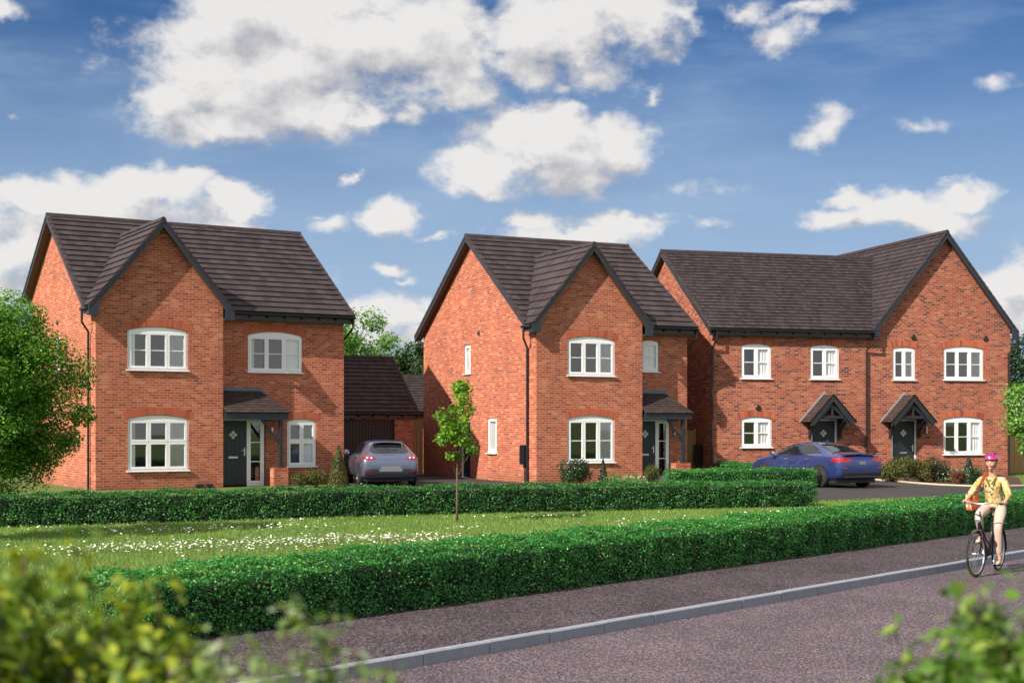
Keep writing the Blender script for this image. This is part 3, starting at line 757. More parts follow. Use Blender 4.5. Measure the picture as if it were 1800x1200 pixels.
DRIVE=ground_mat('driveway_asphalt',[(0,(.0172,.0163,.0198)),(.5,(.0473,.0430,.0473)),(1,(.1032,.0946,.0946))],scale=60,grit=.6,patch=.4)
SOIL=ground_mat('bed_soil',[(0,(.03,.018,.01)),(1,(.12,.075,.045))],scale=60,grit=.8)
m=MB()
for (a,za),(b,zb) in zip(PROF,PROF[1:]): m.face([W(a,-400,za),W(a,500,za),W(b,500,zb),W(b,-400,zb)])
g=m.build('ground',GRASSG); tag(g,'grass-covered ground around the houses',kind='structure')
def sheet(name,a,b,z,mat,t0=-300,t1=400,label=''):
    m=MB();m.face([W(a,t0,z),W(a,t1,z),W(b,t1,z),W(b,t0,z)]);o=m.build(name,mat);tag(o,label,kind='structure');return o
sheet('road',-6.35,0,-.32,ROADM,label='reddish asphalt road in the foreground')
sheet('pavement',.086,2.36,-.205,TARMAC,label='dark gritty tarmac footpath between kerb and hedge')
# kerbstones in lengths with joints
KERB=plain('kerb_concrete',(.25,.275,.33),.85,var=.22,vs=9,bump=.5)
m=MB();L=.915
for i in range(-8,60):
    t0=i*L-.3;t1=t0+L-.014;r=random.random();jn=random.gauss(0,.003);jz=random.gauss(0,.002)
    pr=[(jn,-.4),(jn,-.215+jz),(jn+.018,-.20+jz),(.083+jn,-.20+jz),(.083+jn,-.4)]
    A=[W(n,t0,z) for n,z in pr];B=[W(n,t1,z) for n,z in pr]
    m.face(A,r=r);m.face(B[::-1],r=r)
    for k in range(4): m.face([A[k],B[k],B[k+1],A[k+1]],r=r)
A=[W(n,-8,z) for n,z in ((.012,-.4),(.012,-.209),(.08,-.209),(.08,-.4))];B=[W(n,55,z) for n,z in ((.012,-.4),(.012,-.209),(.08,-.209),(.08,-.4))]
for k in range(3): m.face([A[k],B[k],B[k+1],A[k+1]],r=.5)
kb=m.build('kerb',KERB);tag(kb,'pale concrete kerb along the road edge',kind='structure')
m=MB();m.box(0,1,0,1,0,1) if False else None
def drape(name,poly,off,mat,label,step=.5):
    xs=[p[0] for p in poly];ys=[p[1] for p in poly];ex=[]
    x=min(xs)
    while x<max(xs):
        y=min(ys)
        while y<max(ys):
            if inpoly(x,y,poly): ex.append((x,y))
            y+=step
        x+=step
    ol=[]
    for i in range(len(poly)):
        p=Vector(poly[i]);q=Vector(poly[(i+1)%len(poly)]);n=max(1,int((q-p).length/step))
        ol+=[tuple(p.lerp(q,j/n)) for j in range(n)]
    m=MB()
    for f in cdt_fill(ol,[],ex): m.face([(x,y,hz(x,y)+off) for x,y in f])
    o=m.build(name,mat);
    if label: tag(o,label,kind='structure')
    return o
drape('driveway',[(-6.8,34.2),(-1.2,35.6),(-.4,44.9),(.7,46.25),(-3.4,54.9),(-4.6,54.9),(-7.5,50.2),(-5.45,46.4),(-5.3,43.0)],.02,DRIVE,'dark asphalt drive between the first and second houses')
drape('driveway',[(8.0,36.9),(10.8,38.5),(13.5,40.8),(17,43.6),(27,50),(26.5,51.6),(17.5,46.3),(14.6,45.0),(13.3,46.0),(12.5,48.9),(12.3,52.0),(7.3,50.5),(8.6,45)],.02,DRIVE,'dark asphalt drive under the blue saloon')
drape('flower_bed',[(12.6,48.9),(13.4,46.1),(14.7,45.15),(16.6,46.2),(18.7,52.5),(18.6,53.85),(12.4,52.05)],.015,SOIL,'planted bed along the right hand house wall')
EDGE=plain('edging_stone',(.45,.38,.30),.85,var=.2,vs=10)
m=MB();E_=[(12.5,50.5),(12.6,48.9),(13.3,46.4),(13.75,45.6),(14.7,45.1),(15.7,45.5),(16.8,46.2)]
m.tube([(x,y,hz(x,y)+.03) for x,y in E_],.045,6);o=m.build('bed_edging',EDGE);tag(o,'pale curved stone edging of the planted bed beside the drive','edging')

# ---------------------------------------------------------------- hedges
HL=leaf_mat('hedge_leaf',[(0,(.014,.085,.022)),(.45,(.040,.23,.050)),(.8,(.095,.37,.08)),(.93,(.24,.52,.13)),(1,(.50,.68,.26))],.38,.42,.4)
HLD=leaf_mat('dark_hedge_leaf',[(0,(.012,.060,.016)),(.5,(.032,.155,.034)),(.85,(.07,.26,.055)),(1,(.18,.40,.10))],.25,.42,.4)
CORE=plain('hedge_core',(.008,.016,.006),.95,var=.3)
def hedge(name,p,q,w,h,dens,size,mat,label,seed):
    "p->q front line; body extends to the left (away from road)"
    p=Vector(p);q=Vector(q);L=(q-p).length;d=(q-p)/L;nr=Vector((-d.y,d.x))
    m=MB();ins=.10;n=max(2,int(L))
    def C(s,k,z): c=p+d*s+nr*k; return (c.x,c.y,hz(c.x,c.y)+z)
    for i in range(n):
        a=ins+(L-2*ins)*i/n;b=ins+(L-2*ins)*(i+1)/n
        A=[C(a,ins,-.05),C(a,ins,h-ins-.06),C(a,ins+.08,h-ins),C(a,w-ins-.08,h-ins),C(a,w-ins,h-ins-.06),C(a,w-ins,-.05)]
        B=[C(b,ins,-.05),C(b,ins,h-ins-.06),C(b,ins+.08,h-ins),C(b,w-ins-.08,h-ins),C(b,w-ins,h-ins-.06),C(b,w-ins,-.05)]
        for k in range(5): m.face([A[k],B[k],B[k+1],A[k+1]])
        if i==0: m.face(A)
        if i==n-1: m.face(B[::-1])
    root=empty(name,(0,0,0)); tag(root,label,'hedge','clipped box hedges')
    m.build('hedge_core',CORE,root)
    rg=np.random.default_rng(seed)
    P=[];N=[]
    def surf(cnt,fn,nrm):
        a,b=rg.uniform(0,1,cnt),rg.uniform(0,1,cnt)
        P.append(fn(a,b));N.append(np.tile(np.array(nrm),(cnt,1)))
    d3=np.array([d.x,d.y,0]);n3=np.array([nr.x,nr.y,0]);p3=np.array([p.x,p.y,0]);z3=np.array([0,0,1.])
    def mk(s,k,z): return p3+s[:,None]*d3+k[:,None]*n3+z[:,None]*z3
    surf(int(L*h*dens),lambda a,b:mk(a*L,0*a,b*h),(-n3+.35*z3))
    surf(int(L*h*dens*.35),lambda a,b:mk(a*L,0*a+w,b*h),(n3+.35*z3))
    surf(int(L*w*dens*1.5),lambda a,b:mk(a*L,b*w,0*a+h),z3)
    surf(int(h*w*dens),lambda a,b:mk(0*a,b*w,a*h),-d3+.3*z3)
    surf(int(h*w*dens),lambda a,b:mk(0*a+L,b*w,a*h),d3+.3*z3)
    P=np.concatenate(P);N=np.concatenate(N)
    s=(P-p3)@d3
    wob=.022*np.sin(s*3.1+P[:,2]*5)+.018*np.sin(s*7.7-P[:,2]*9)+.012*np.sin(s*13.3)
    P+=N*(wob+rg.normal(0,.018,len(P))-.03*rg.uniform(0,1,len(P))**1.5)[:,None]
    # rounded shoulder
    P[:,2]-=np.where(P[:,2]>h-.06,.03*np.abs(((P-p3)@n3-w/2)/(w/2)).clip(0,1)**6,0)
    kp=(P[:,2]>.045+.03*np.sin(s*9)+.02*np.sin(s*23))&(rg.uniform(0,1,len(P))>.25*(np.sin(s*1.1+3*np.sin(P[:,2]*7+s*.6))>.86))
    P=P[kp];N=N[kp];s=s[kp]
    P[:,2]+=np.array([hz(x,y) for x,y in P[:,:2]])
    # shoots standing proud of the top
    rnd=rg.uniform(0,.85,len(P))**1.0
    cl=.5+.5*np.sin(s*5.3+P[:,2]*11+1.7*np.sin(s*1.9))*np.sin(s*2.1+1.3+P[:,2]*4);c2=np.sin(s*.83+2*np.sin(s*.37))
    rnd=np.clip(rnd*.86+.20*(cl-.3)+.07*c2+np.where(rg.uniform(0,1,len(P))<.10,.42,0),0,1)
    leaf_mesh('foliage',P,N,size,mat,root,rnd,aspect=.6,seed=seed,jit=.65)
    return root
pa=W(2.25,-3.7);pb=W(2.25,30)
hedge('hedge',pa[:2],pb[:2],.9,.66,3000,.034,HL,'long low clipped green hedge beside the footpath, nearest to the road',1)
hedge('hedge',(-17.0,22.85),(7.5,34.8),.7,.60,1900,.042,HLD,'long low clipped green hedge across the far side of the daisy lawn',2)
hedge('hedge',(4.75,41.2),(9.25,43.15),.7,.60,1700,.045,HL,'short clipped hedge starting at the brick porch pier of the middle house',3)
hedge('hedge',(6.95,51.6),(9.2,44.1),.6,.60,1500,.045,HL,'short clipped hedge alongside the left flank of the blue saloon',4)

# ---------------------------------------------------------------- lawn & daisies
BL=leaf_mat('grass_blade',[(0,(.06,.15,.03)),(.5,(.15,.30,.06)),(.85,(.32,.40,.10)),(1,(.55,.43,.14))],.3,.6,.2)
lawn=[(-6.4,11.6),(20,41.7),(14.5,41.2),(8.0,36.9),(7.5,34.7),(-17,22.75),(-17,14)]
rg=np.random.default_rng(5)
def scatter(poly,cnt,weight=None):
    xs=[p[0] for p in poly];ys=[p[1] for p in poly];out=[]
    while len(out)<cnt:
        X=rg.uniform(min(xs),max(xs),cnt);Y=rg.uniform(min(ys),max(ys),cnt)
        for x,y in zip(X,Y):
            if inpoly(x,y,poly) and (weight is None or rg.uniform()<weight(x,y)): out.append((x,y))
            if len(out)>=cnt: break
    return np.array(out)
def zcol(P): return np.array([hz(x,y) for x,y in P])
def blades(name,poly,cnt,size,mat,label,seed):
    p=scatter(poly,cnt); z=zcol(p)
    P=np.column_stack([p,z+size*.42]); rgl=np.random.default_rng(seed)
    az=rgl.uniform(0,2*np.pi,cnt); N=np.column_stack([np.cos(az),np.sin(az),0*az])
    # blades: long axis up
    n=cnt;A=np.column_stack([rgl.normal(0,.35,n),rgl.normal(0,.35,n),np.ones(n)]);A/=np.linalg.norm(A,axis=1)[:,None]
    B=np.cross(A,N);S=(size*rgl.uniform(.5,1.3,n))[:,None]
    V=np.stack([P-A*S*.5-B*S*.09,P-A*S*.5+B*S*.09,P+A*S*.5],1).reshape(-1,3)
    me=bpy.data.meshes.new(name);me.vertices.add(3*n);me.vertices.foreach_set('co',V.astype(np.float32).ravel())
    me.loops.add(3*n);me.loops.foreach_set('vertex_index',np.arange(3*n,dtype=np.int32))
    me.polygons.add(n);me.polygons.foreach_set('loop_start',(np.arange(n)*3).astype(np.int32));me.polygons.foreach_set('loop_total',np.full(n,3,np.int32))
    me.materials.append(mat);at=me.attributes.new('rnd','FLOAT','FACE')
    pn=.5+.25*np.sin(p[:,0]*1.7+np.sin(p[:,1]*.9)*2)*np.sin(p[:,1]*1.3+.6*np.sin(p[:,0]*2.3))
    rr=np.clip(rgl.uniform(0,1,n)*.6+pn*.4,0,1);at.data.foreach_set('value',rr.astype(np.float32))
    me.update(calc_edges=True);o=bpy.data.objects.new(name,me);link(o);tag(o,label,'grass',kind='stuff');return o
blades('grass',lawn,150000,.075,BL,'short green grass of the lawn between the two long hedges',6)
blades('grass',[(16.9,46.3),(27,52),(27,57),(19.2,54.2),(18.9,52)],12000,.09,BL,'short grass by the right end of the brick houses',7)
blades('verge_grass',[(-4,-1),(3,-1),(3,4.6),(-4,4.4)],9000,.07,BL,'grass on the near roadside verge',8)
DW=plain('daisy_petal',(.72,.72,.66),.7)
m=MB(); cl=[(-5.0,22.5,1.3,.55,430),(-3.0,23.9,1.1,.5,380),(-1.6,24.4,.7,.4,170),(-6.6,25.0,.9,.35,110),(-4.6,26.0,1.0,.35,90),(-8.3,25.7,1.2,.3,60),(-.9,26.4,.25,.15,25),(-3.8,28.0,1.4,.2,50),(2.8,28.9,1.3,.3,50),(-6.6,21.9,.6,.4,70),(6.5,32.4,1.6,.4,50),(.4,29.6,.9,.2,40)]
for cx,cy,sx,sy,k in cl:
    for i in range(int(k*1.7)):
        a=R(27);u=random.gauss(0,sx);v=random.gauss(0,sy);x=cx+u*math.cos(a)-v*math.sin(a);y=cy+u*math.sin(a)+v*math.cos(a)
        if not inpoly(x,y,lawn): continue
        z=hz(x,y)+.065+random.uniform(0,.03);r=random.uniform(.011,.022);tx,ty=random.gauss(0,.35),random.gauss(-.1,.35)
        m.face([(x+r*math.cos(j*1.0472),y+r*math.sin(j*1.0472),z+r*(tx*math.cos(j*1.0472)+ty*math.sin(j*1.0472))) for j in range(6)])
o=m.build('daisies',DW,fixn=False);tag(o,'white daisies scattered in drifts across the lawn','flowers',kind='stuff')

# ---------------------------------------------------------------- trees & shrubs
BARK=plain('bark',(.13,.09,.06),.9,var=.35,vs=14,bump=.6)
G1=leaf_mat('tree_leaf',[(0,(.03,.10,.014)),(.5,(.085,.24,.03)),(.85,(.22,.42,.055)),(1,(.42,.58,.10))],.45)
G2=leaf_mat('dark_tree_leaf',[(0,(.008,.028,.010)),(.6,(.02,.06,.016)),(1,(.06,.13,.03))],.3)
G3=leaf_mat('sapling_leaf',[(0,(.05,.14,.015)),(.5,(.14,.30,.03)),(1,(.38,.55,.06))],.45)
G4=leaf_mat('pale_tree_leaf',[(0,(.05,.15,.03)),(.5,(.15,.34,.06)),(.8,(.28,.48,.12)),(1,(.40,.50,.36))],.4)
OL=leaf_mat('olive_leaf',[(0,(.02,.035,.008)),(.5,(.07,.09,.02)),(1,(.20,.20,.05))],.3)
DKS=leaf_mat('glossy_dark_leaf',[(0,(.004,.014,.005)),(.6,(.012,.04,.012)),(1,(.05,.12,.03))],.15,.3,.6)
YG=leaf_mat('yellow_green_leaf',[(0,(.014,.040,.006)),(.35,(.045,.11,.014)),(.72,(.15,.25,.022)),(1,(.48,.52,.05))],.42)
YG2=leaf_mat('fresh_green_leaf',[(0,(.012,.035,.008)),(.4,(.035,.10,.015)),(.8,(.13,.26,.035)),(1,(.40,.50,.12))],.42)
SG=leaf_mat('grey_green_leaf',[(0,(.04,.08,.03)),(.45,(.09,.17,.05)),(.8,(.20,.30,.09)),(1,(.50,.55,.44))],.4)
RED=leaf_mat('red_leaf',[(0,(.06,.012,.012)),(.6,(.17,.04,.035)),(1,(.28,.10,.07))],.3)
PGR=leaf_mat('pale_grass_leaf',[(0,(.09,.14,.05)),(.6,(.22,.30,.14)),(1,(.45,.52,.32))],.3)
def tree(name,base,h,centre,rad,ncl,nleaf,size,clr,mat,label,group,seed,trunk=.12,lean=(0,0),shape='ellipsoid',limbs=True,flat=.8,hol=.55):
    rgl=np.random.default_rng(seed)
    x,y=base;z0=hz(x,y) if len(base)==2 else base[2]
    root=empty(name,(x,y,z0));tag(root,label,'tree',group)
    cz,(rx,ry,rz)=centre,rad
    C=[]
    while len(C)<ncl:
        v=rgl.normal(0,1,3);v/=np.linalg.norm(v);r=rgl.uniform(hol,1)**.6
        c=v*r
        if shape=='cone':
            hh=rgl.uniform(0,1)**1.15;a=rgl.uniform(0,6.283);q=(1-hh)*rgl.uniform(.4,1);c=np.array([math.cos(a)*q,math.sin(a)*q,hh*2-1])
        C.append(np.array([c[0]*rx+lean[0],c[1]*ry+lean[1],cz+c[2]*rz]))
    C=np.array(C);C[:,:2]+=rgl.normal(0,.1*rx,(ncl,2))
    per=np.maximum(8,(nleaf/ncl*rgl.uniform(.4,1.6,ncl)).astype(int))
    P=[];N=[];RN=[]
    for c,k in zip(C,per):
        s=clr*rgl.uniform(.6,1.35)
        o=rgl.normal(0,1,(k,3));ln=np.linalg.norm(o,axis=1)[:,None];o=o/ln*(rgl.uniform(.15,1,(k,1))**.5)
        p=c+o*np.array([s,s,s*flat])
        P.append(p);N.append(o*.6+np.array([0,0,.7]));RN.append(np.clip(rgl.uniform(0,1,k)*.75+rgl.uniform(0,.3),0,1))
    P=np.concatenate(P);keep=P[:,2]>.05
    leaf_mesh('crown',P[keep],np.concatenate(N)[keep],size,mat,root,np.concatenate(RN)[keep],aspect=.62,seed=seed,droop=.5,jit=.45)
    m=MB();top=cz+rz*.55
    pts=[(0,0,-.1)]+[(lean[0]*t*t+rgl.normal(0,.02*h*.3)*t,lean[1]*t*t+rgl.normal(0,.02*h*.3)*t,top*t) for t in (.2,.4,.6,.8,1)]
    rr=[trunk*1.25,trunk,trunk*.85,trunk*.65,trunk*.45,trunk*.2]
    m.tube(pts,rr,10)
    if limbs:
        for c in C[:: max(1,ncl//45)]:
            t=min(.95,max(.22,(c[2]-.35*rz)/top*.8)); i=min(4,int(t*5));f=t*5-i;a=Vector(pts[i]).lerp(Vector(pts[i+1]),f)
            cc=Vector(c);mid=a.lerp(cc,.5)+Vector((0,0,.08*(cc-a).length));r0=max(.006,trunk*.28*(1-t*.6))
            m.tube([a,mid,cc],[r0,r0*.6,r0*.2],6)
    m.build('trunk',BARK,root,smooth=True)
    return root
GR_='trees around the houses'
tree('broadleaf_tree',(-11.7,31.4),5.4,2.6,(2.05,1.8,2.45),270,110000,.075,.50,G1,'large leafy green tree at the left in front of the first house side wall',GR_,11,.13,hol=.2)
tree('sapling',(-1.1,28.45),2.85,1.95,(.41,.38,.95),34,2300,.085,.17,G3,'slim young tree with light green leaves standing alone on the daisy lawn',GR_,12,.022,lean=(.03,0),hol=.1)
tree('broadleaf_tree',(-8.9,76),8.3,4.7,(2.5,2.3,3.3),80,17000,.17,.75,G1,'bright green tree rising behind the brick garage roof',GR_,13,.25)
tree('broadleaf_tree',(-5.9,84),6.8,4.2,(2.1,2,2.7),60,9000,.17,.65,G4,'pale distant tree beyond the garage ridge',GR_,14,.2)
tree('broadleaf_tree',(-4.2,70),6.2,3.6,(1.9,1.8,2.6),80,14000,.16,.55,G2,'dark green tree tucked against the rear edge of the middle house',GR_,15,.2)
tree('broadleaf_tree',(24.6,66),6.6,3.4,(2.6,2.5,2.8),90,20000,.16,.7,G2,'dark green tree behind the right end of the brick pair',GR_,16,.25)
tree('broadleaf_tree',(17.75,47.6),4.6,2.75,(1.2,1.1,1.8),60,9000,.11,.36,G4,'pale leaved tree at the right edge in front of the timber fence',GR_,17,.07)
tree('broadleaf_tree',(-9.75,22.75),5.8,3.2,(1.0,1.0,2.1),90,32000,.09,.35,G1,'slender tree left of the daisy lawn casting shade across it',GR_,18,.1)
def shrub(name,x,y,rx,h,n,size,mat,label,group,seed,shape='round',zc=None):
    rgl=np.random.default_rng(seed);z0=hz(x,y);root=empty(name,(x,y,z0));tag(root,label,'shrub',group)
    if shape=='cone':
        t=rgl.uniform(0,1,n)**1.3;a=rgl.uniform(0,6.283,n);q=rx*(1-t)**.8*rgl.uniform(.72,1.05,n);P=np.column_stack([q*np.cos(a),q*np.sin(a),.02+t*h]);N=np.column_stack([np.cos(a),np.sin(a),.4+0*a])
    elif shape=='spiky':
        a=rgl.uniform(0,6.283,n);e=rgl.uniform(.2,1.4,n);r=rgl.uniform(.2,1,n)*h;P=np.column_stack([rx/h*r*np.cos(a)*np.cos(e)+rgl.normal(0,rx*.3,n),rx/h*r*np.sin(a)*np.cos(e)+rgl.normal(0,rx*.3,n),r*np.sin(e)]);N=np.column_stack([np.cos(a),np.sin(a),0*a+.3])
    else:
        k=9;cc=rgl.normal(0,1,(k,3));cc/=np.linalg.norm(cc,axis=1)[:,None];cc=cc*np.array([rx*.5,rx*.5,h*.25])+np.array([0,0,h*.55])
        i=rgl.integers(0,k,n);o=rgl.normal(0,1,(n,3));o/=np.linalg.norm(o,axis=1)[:,None];P=cc[i]+o*np.array([rx*.5,rx*.5,h*.3])*rgl.uniform(.6,1.1,(n,1));P[:,2]=np.abs(P[:,2]);N=o+np.array([0,0,.4])
    leaf_mesh('foliage',P,N,size,mat,root,None,seed=seed,jit=.5)
    m=MB()
    for j in range(5):
        a=j*1.26;m.tube([(0,0,-.05),(math.cos(a)*rx*.25,math.sin(a)*rx*.25,h*.35),(math.cos(a)*rx*.5,math.sin(a)*rx*.5,h*.62 if shape!='cone' else h*.3)],[.02,.012,.004],5)
    if shape=='cone': m.tube([(0,0,-.05),(0,0,h*.9)],[.03,.005],6)
    m.build('stem',BARK,root);return root
def px(x,Y): return (x-900)/2500*Y
GS='garden shrubs by the walls'
shrub('conical_shrub',px(595,42.3),42.3,.35,1.30,4200,.05,OL,'tall conical green shrub between the first house and the silver hatchback',GS,21,'cone')
shrub('shrub',px(531,43.6),43.6,.35,.45,1500,.05,OL,'low olive shrub close to the brick porch pier of the first house',GS,22)
shrub('shrub',px(556,43.9),43.9,.45,.58,2200,.05,OL,'olive shrub under the small ground floor window of the first house',GS,23)
shrub('shrub',px(1011,45.1),45.1,.66,.84,5200,.06,DKS,'round dark glossy shrub under the ground floor window of the middle house',GS,24)
shrub('conical_shrub',px(1060,46.2),46.2,.2,.8,1800,.045,DKS,'little dark conical shrub right of the round dark shrub at the middle house',GS,25,'cone')
shrub('shrub',px(1078,45.6),45.6,.38,.34,700,.045,HL,'low green shrub beside the little dark conical one',GS,26)
shrub('leafy_plant',px(1112,45.2),45.2,.5,.36,700,.09,PGR,'low pale strappy plant at the corner of the middle house gable',GS,27,'spiky')
shrub('shrub',px(1148,45.5),45.5,.32,.66,2200,.045,OL,'small round yellowish shrub in front of the middle house door',GS,28)
shrub('shrub',px(1568,47.9),47.9,.55,.80,3200,.055,OL,'olive shrub nearest the rear of the blue saloon',GS,29)
shrub('shrub',px(1594,47.6),47.6,.6,.84,3600,.055,OL,'olive shrub directly in front of the right hand front door',GS,30)
shrub('shrub',px(1622,47.7),47.7,.5,.74,2600,.055,OL,'olive shrub right of the right hand front door',GS,31)
shrub('shrub',px(1643,48.1),48.1,.55,.86,3400,.05,DKS,'darker round shrub at the end of the olive row, left of the pale plants',GS,32)
shrub('leafy_plant',px(1672,48.2),48.2,.4,.5,600,.10,PGR,'pale silvery strappy plant behind the red shrub',GS,33,'spiky')
shrub('shrub',px(1683,46.9),46.9,.3,.44,1500,.04,RED,'small round dark red shrub',GS,34)
shrub('conical_shrub',px(1703,47.0),47.0,.27,.92,2800,.045,DKS,'dark green conical shrub left of the cyclist',GS,35,'cone')
shrub('shrub',px(1718,47.2),47.2,.36,.6,1600,.045,DKS,'low dark shrub tucked behind the cyclist shoulder',GS,36)
shrub('leafy_plant',px(1700,49.0),49.0,.5,.45,600,.10,PGR,'pale leafy plant under the right ground floor window',GS,37,'spiky')

# near, out-of-focus shrubs beside the camera
def near_shrub(x,y,r,zc,rz,stems,n,size,mat,label,seed,thin=1.):
    rgl=np.random.default_rng(seed);z0=hz(x,y);root=empty('roadside_shrub',(x,y,z0));tag(root,label,'shrub','leafy shrubs close to the camera')
    m=MB();P=[];N=[];RN=[]
    for j in range(stems):
        v=rgl.normal(0,1,3);v/=np.linalg.norm(v);v*=rgl.uniform(.35,1)**.5
        tip=np.array([v[0]*r,v[1]*r,zc+v[2]*rz])
        b=np.array([rgl.normal(0,.05),rgl.normal(0,.05),0]);mid=b*.4+tip*.6;mid[2]*=.85
        m.tube([tuple(b),tuple(mid),tuple(tip)],[.008,.005,.0015],5)
        k=int(n/stems);t=rgl.uniform(0,1,k)**.6
        base=mid[None]*(1-t[:,None])+tip[None]*t[:,None]
        off=rgl.normal(0,1,(k,3));off/=np.linalg.norm(off,axis=1)[:,None];P.append(base+off*size*1.0*rgl.uniform(.5,1.2,(k,1)));N.append(off*.7+np.array([0,0,.8]))
        RN.append(np.clip(rgl.uniform(0,.55,k)+.45*t,0,1))
    m.build('stem',BARK,root);leaf_mesh('foliage',np.concatenate(P),np.concatenate(N),size,mat,root,np.concatenate(RN),aspect=.55,seed=seed,jit=.4)
    return root
near_shrub(-.80,2.25,.385,1.52,.42,420,62000,.035,YG,'blurred yellow-green shrub filling the lower left corner',41)
near_shrub(-.34,2.15,.30,1.45,.40,180,18000,.025,SG,'blurred sparse grey-green twigs at the bottom left of centre',42)
near_shrub(.86,2.15,.36,1.53,.42,420,60000,.032,YG2,'blurred fresh green shrub in the lower right corner',43)

# ---------------------------------------------------------------- fences
def fence(name,p,q,h,label,n):
    p=Vector(p);q=Vector(q);d=(q-p).normalized();L=(q-p).length;root=empty(name,(p.x,p.y,hz(p.x,p.y)),math.atan2(d.y,d.x));tag(root,label,'fence')
    m=MB();k=int(L/.12)
    for i in range(k): m.box(L*i/k+.004,L*(i+1)/k-.004,-.012+.004*(i%2),.008+.004*(i%2),.03,h-random.uniform(0,.01))
    m.build('board_panel',FENCE,root);m=MB();m.box(0,L,.013,.05,.3,.38);m.box(0,L,.013,.05,h-.4,h-.32);m.build('rail',FENCE,root)
    for i in range(n+1):
        x=L*i/n;m=MB();m.box(x-.05,x+.05,.051,.15,-.2,h+.05);m.build('fence_post',FENCE,root)
fence('timber_fence',(-5.3,54.75),(-3.5,54.95),2.12,'tan timber fence in the gap between the garage and the middle house',2)
fence('timber_fence',(4.98,51.9),(6.72,52.1),1.74,'narrow timber fence in the shade between the middle and right hand houses',2)
fence('timber_fence',(18.6,56.2),(28,59),1.72,'dark timber fence running off behind the right hand tree',4)
# ---------------------------------------------------------------- cars
TYRE=plain('tyre_rubber',(.012,.012,.013),.8)
RIM=plain('alloy_rim',(.30,.30,.32),.3,metal=.9)
CGL=None
def car_glass():
    m,t,b=newmat('car_glass'); b.inputs['Base Color'].default_value=(.012,.014,.018,1);b.inputs['Roughness'].default_value=.05;b.inputs['Specular IOR Level'].default_value=.9;return m
CGL=car_glass()
LENS=plain('red_lens',(.32,.008,.010),.15,coat=1)
LENSW=plain('clear_lens',(.75,.70,.70),.15,coat=1)
TRIM=plain('dark_trim',(.02,.02,.024),.5)
GREY=plain('grey_trim',(.17,.18,.20),.45)
CHROME=plain('chrome',(.75,.76,.8),.15,metal=1)
def paint(name,c,metal=.35):
    m,t,b=newmat(name);b.inputs['Base Color'].default_value=(*c,1);b.inputs['Metallic'].default_value=metal;b.inputs['Roughness'].default_value=.32
    b.inputs['Coat Weight'].default_value=1;b.inputs['Coat Roughness'].default_value=.04;return m
def car_body(S,W):
    "S: list of (x, zbottom, ztop, width factor, roof half width, belt z)"
    V=[];F=[];rings=[]
    for x,zb,zt,w,wr,zbelt in S:
        w*=W/2;zm=zb+(zbelt-zb)*.55;h=zt-zbelt
        half=[(0,zb),(.62*w,zb),(.92*w,zb+.02),(w*.985,zb+.12),(w,zm),(.985*w,zbelt-.09),(.94*w,zbelt),(.94*w+(wr-.94*w)*.5,zbelt+h*.5),(wr,zt-.05*min(1,h*4)),(wr*.72,zt-.012),(0,zt)]
        ring=[(x,y,z) for y,z in half]+[(x,-y,z) for y,z in half[-2:0:-1]]
        rings.append([len(V)+i for i in range(len(ring))]);V+=ring
    n=len(rings[0])
    for a,b in zip(rings,rings[1:]):
        for i in range(n): F.append([a[i],a[(i+1)%n],b[(i+1)%n],b[i]])
    F.append(rings[0][::-1]);F.append(rings[-1])
    bm=bmesh.new();vs=[bm.verts.new(v) for v in V]
    for f in F: bm.faces.new([vs[i] for i in f])
    bmesh.ops.recalc_face_normals(bm,faces=bm.faces)
    me=bpy.data.meshes.new('body');bm.to_mesh(me);bm.free()
    tmp=bpy.data.objects.new('tmp',me);col.objects.link(tmp);md=tmp.modifiers.new('s','SUBSURF');md.levels=2;md.render_levels=2
    dg=bpy.context.evaluated_depsgraph_get();dg.update();me2=bpy.data.meshes.new_from_object(tmp.evaluated_get(dg));me2.name='body'
    bpy.data.objects.remove(tmp)
    for p in me2.polygons:p.use_smooth=True
    return me2
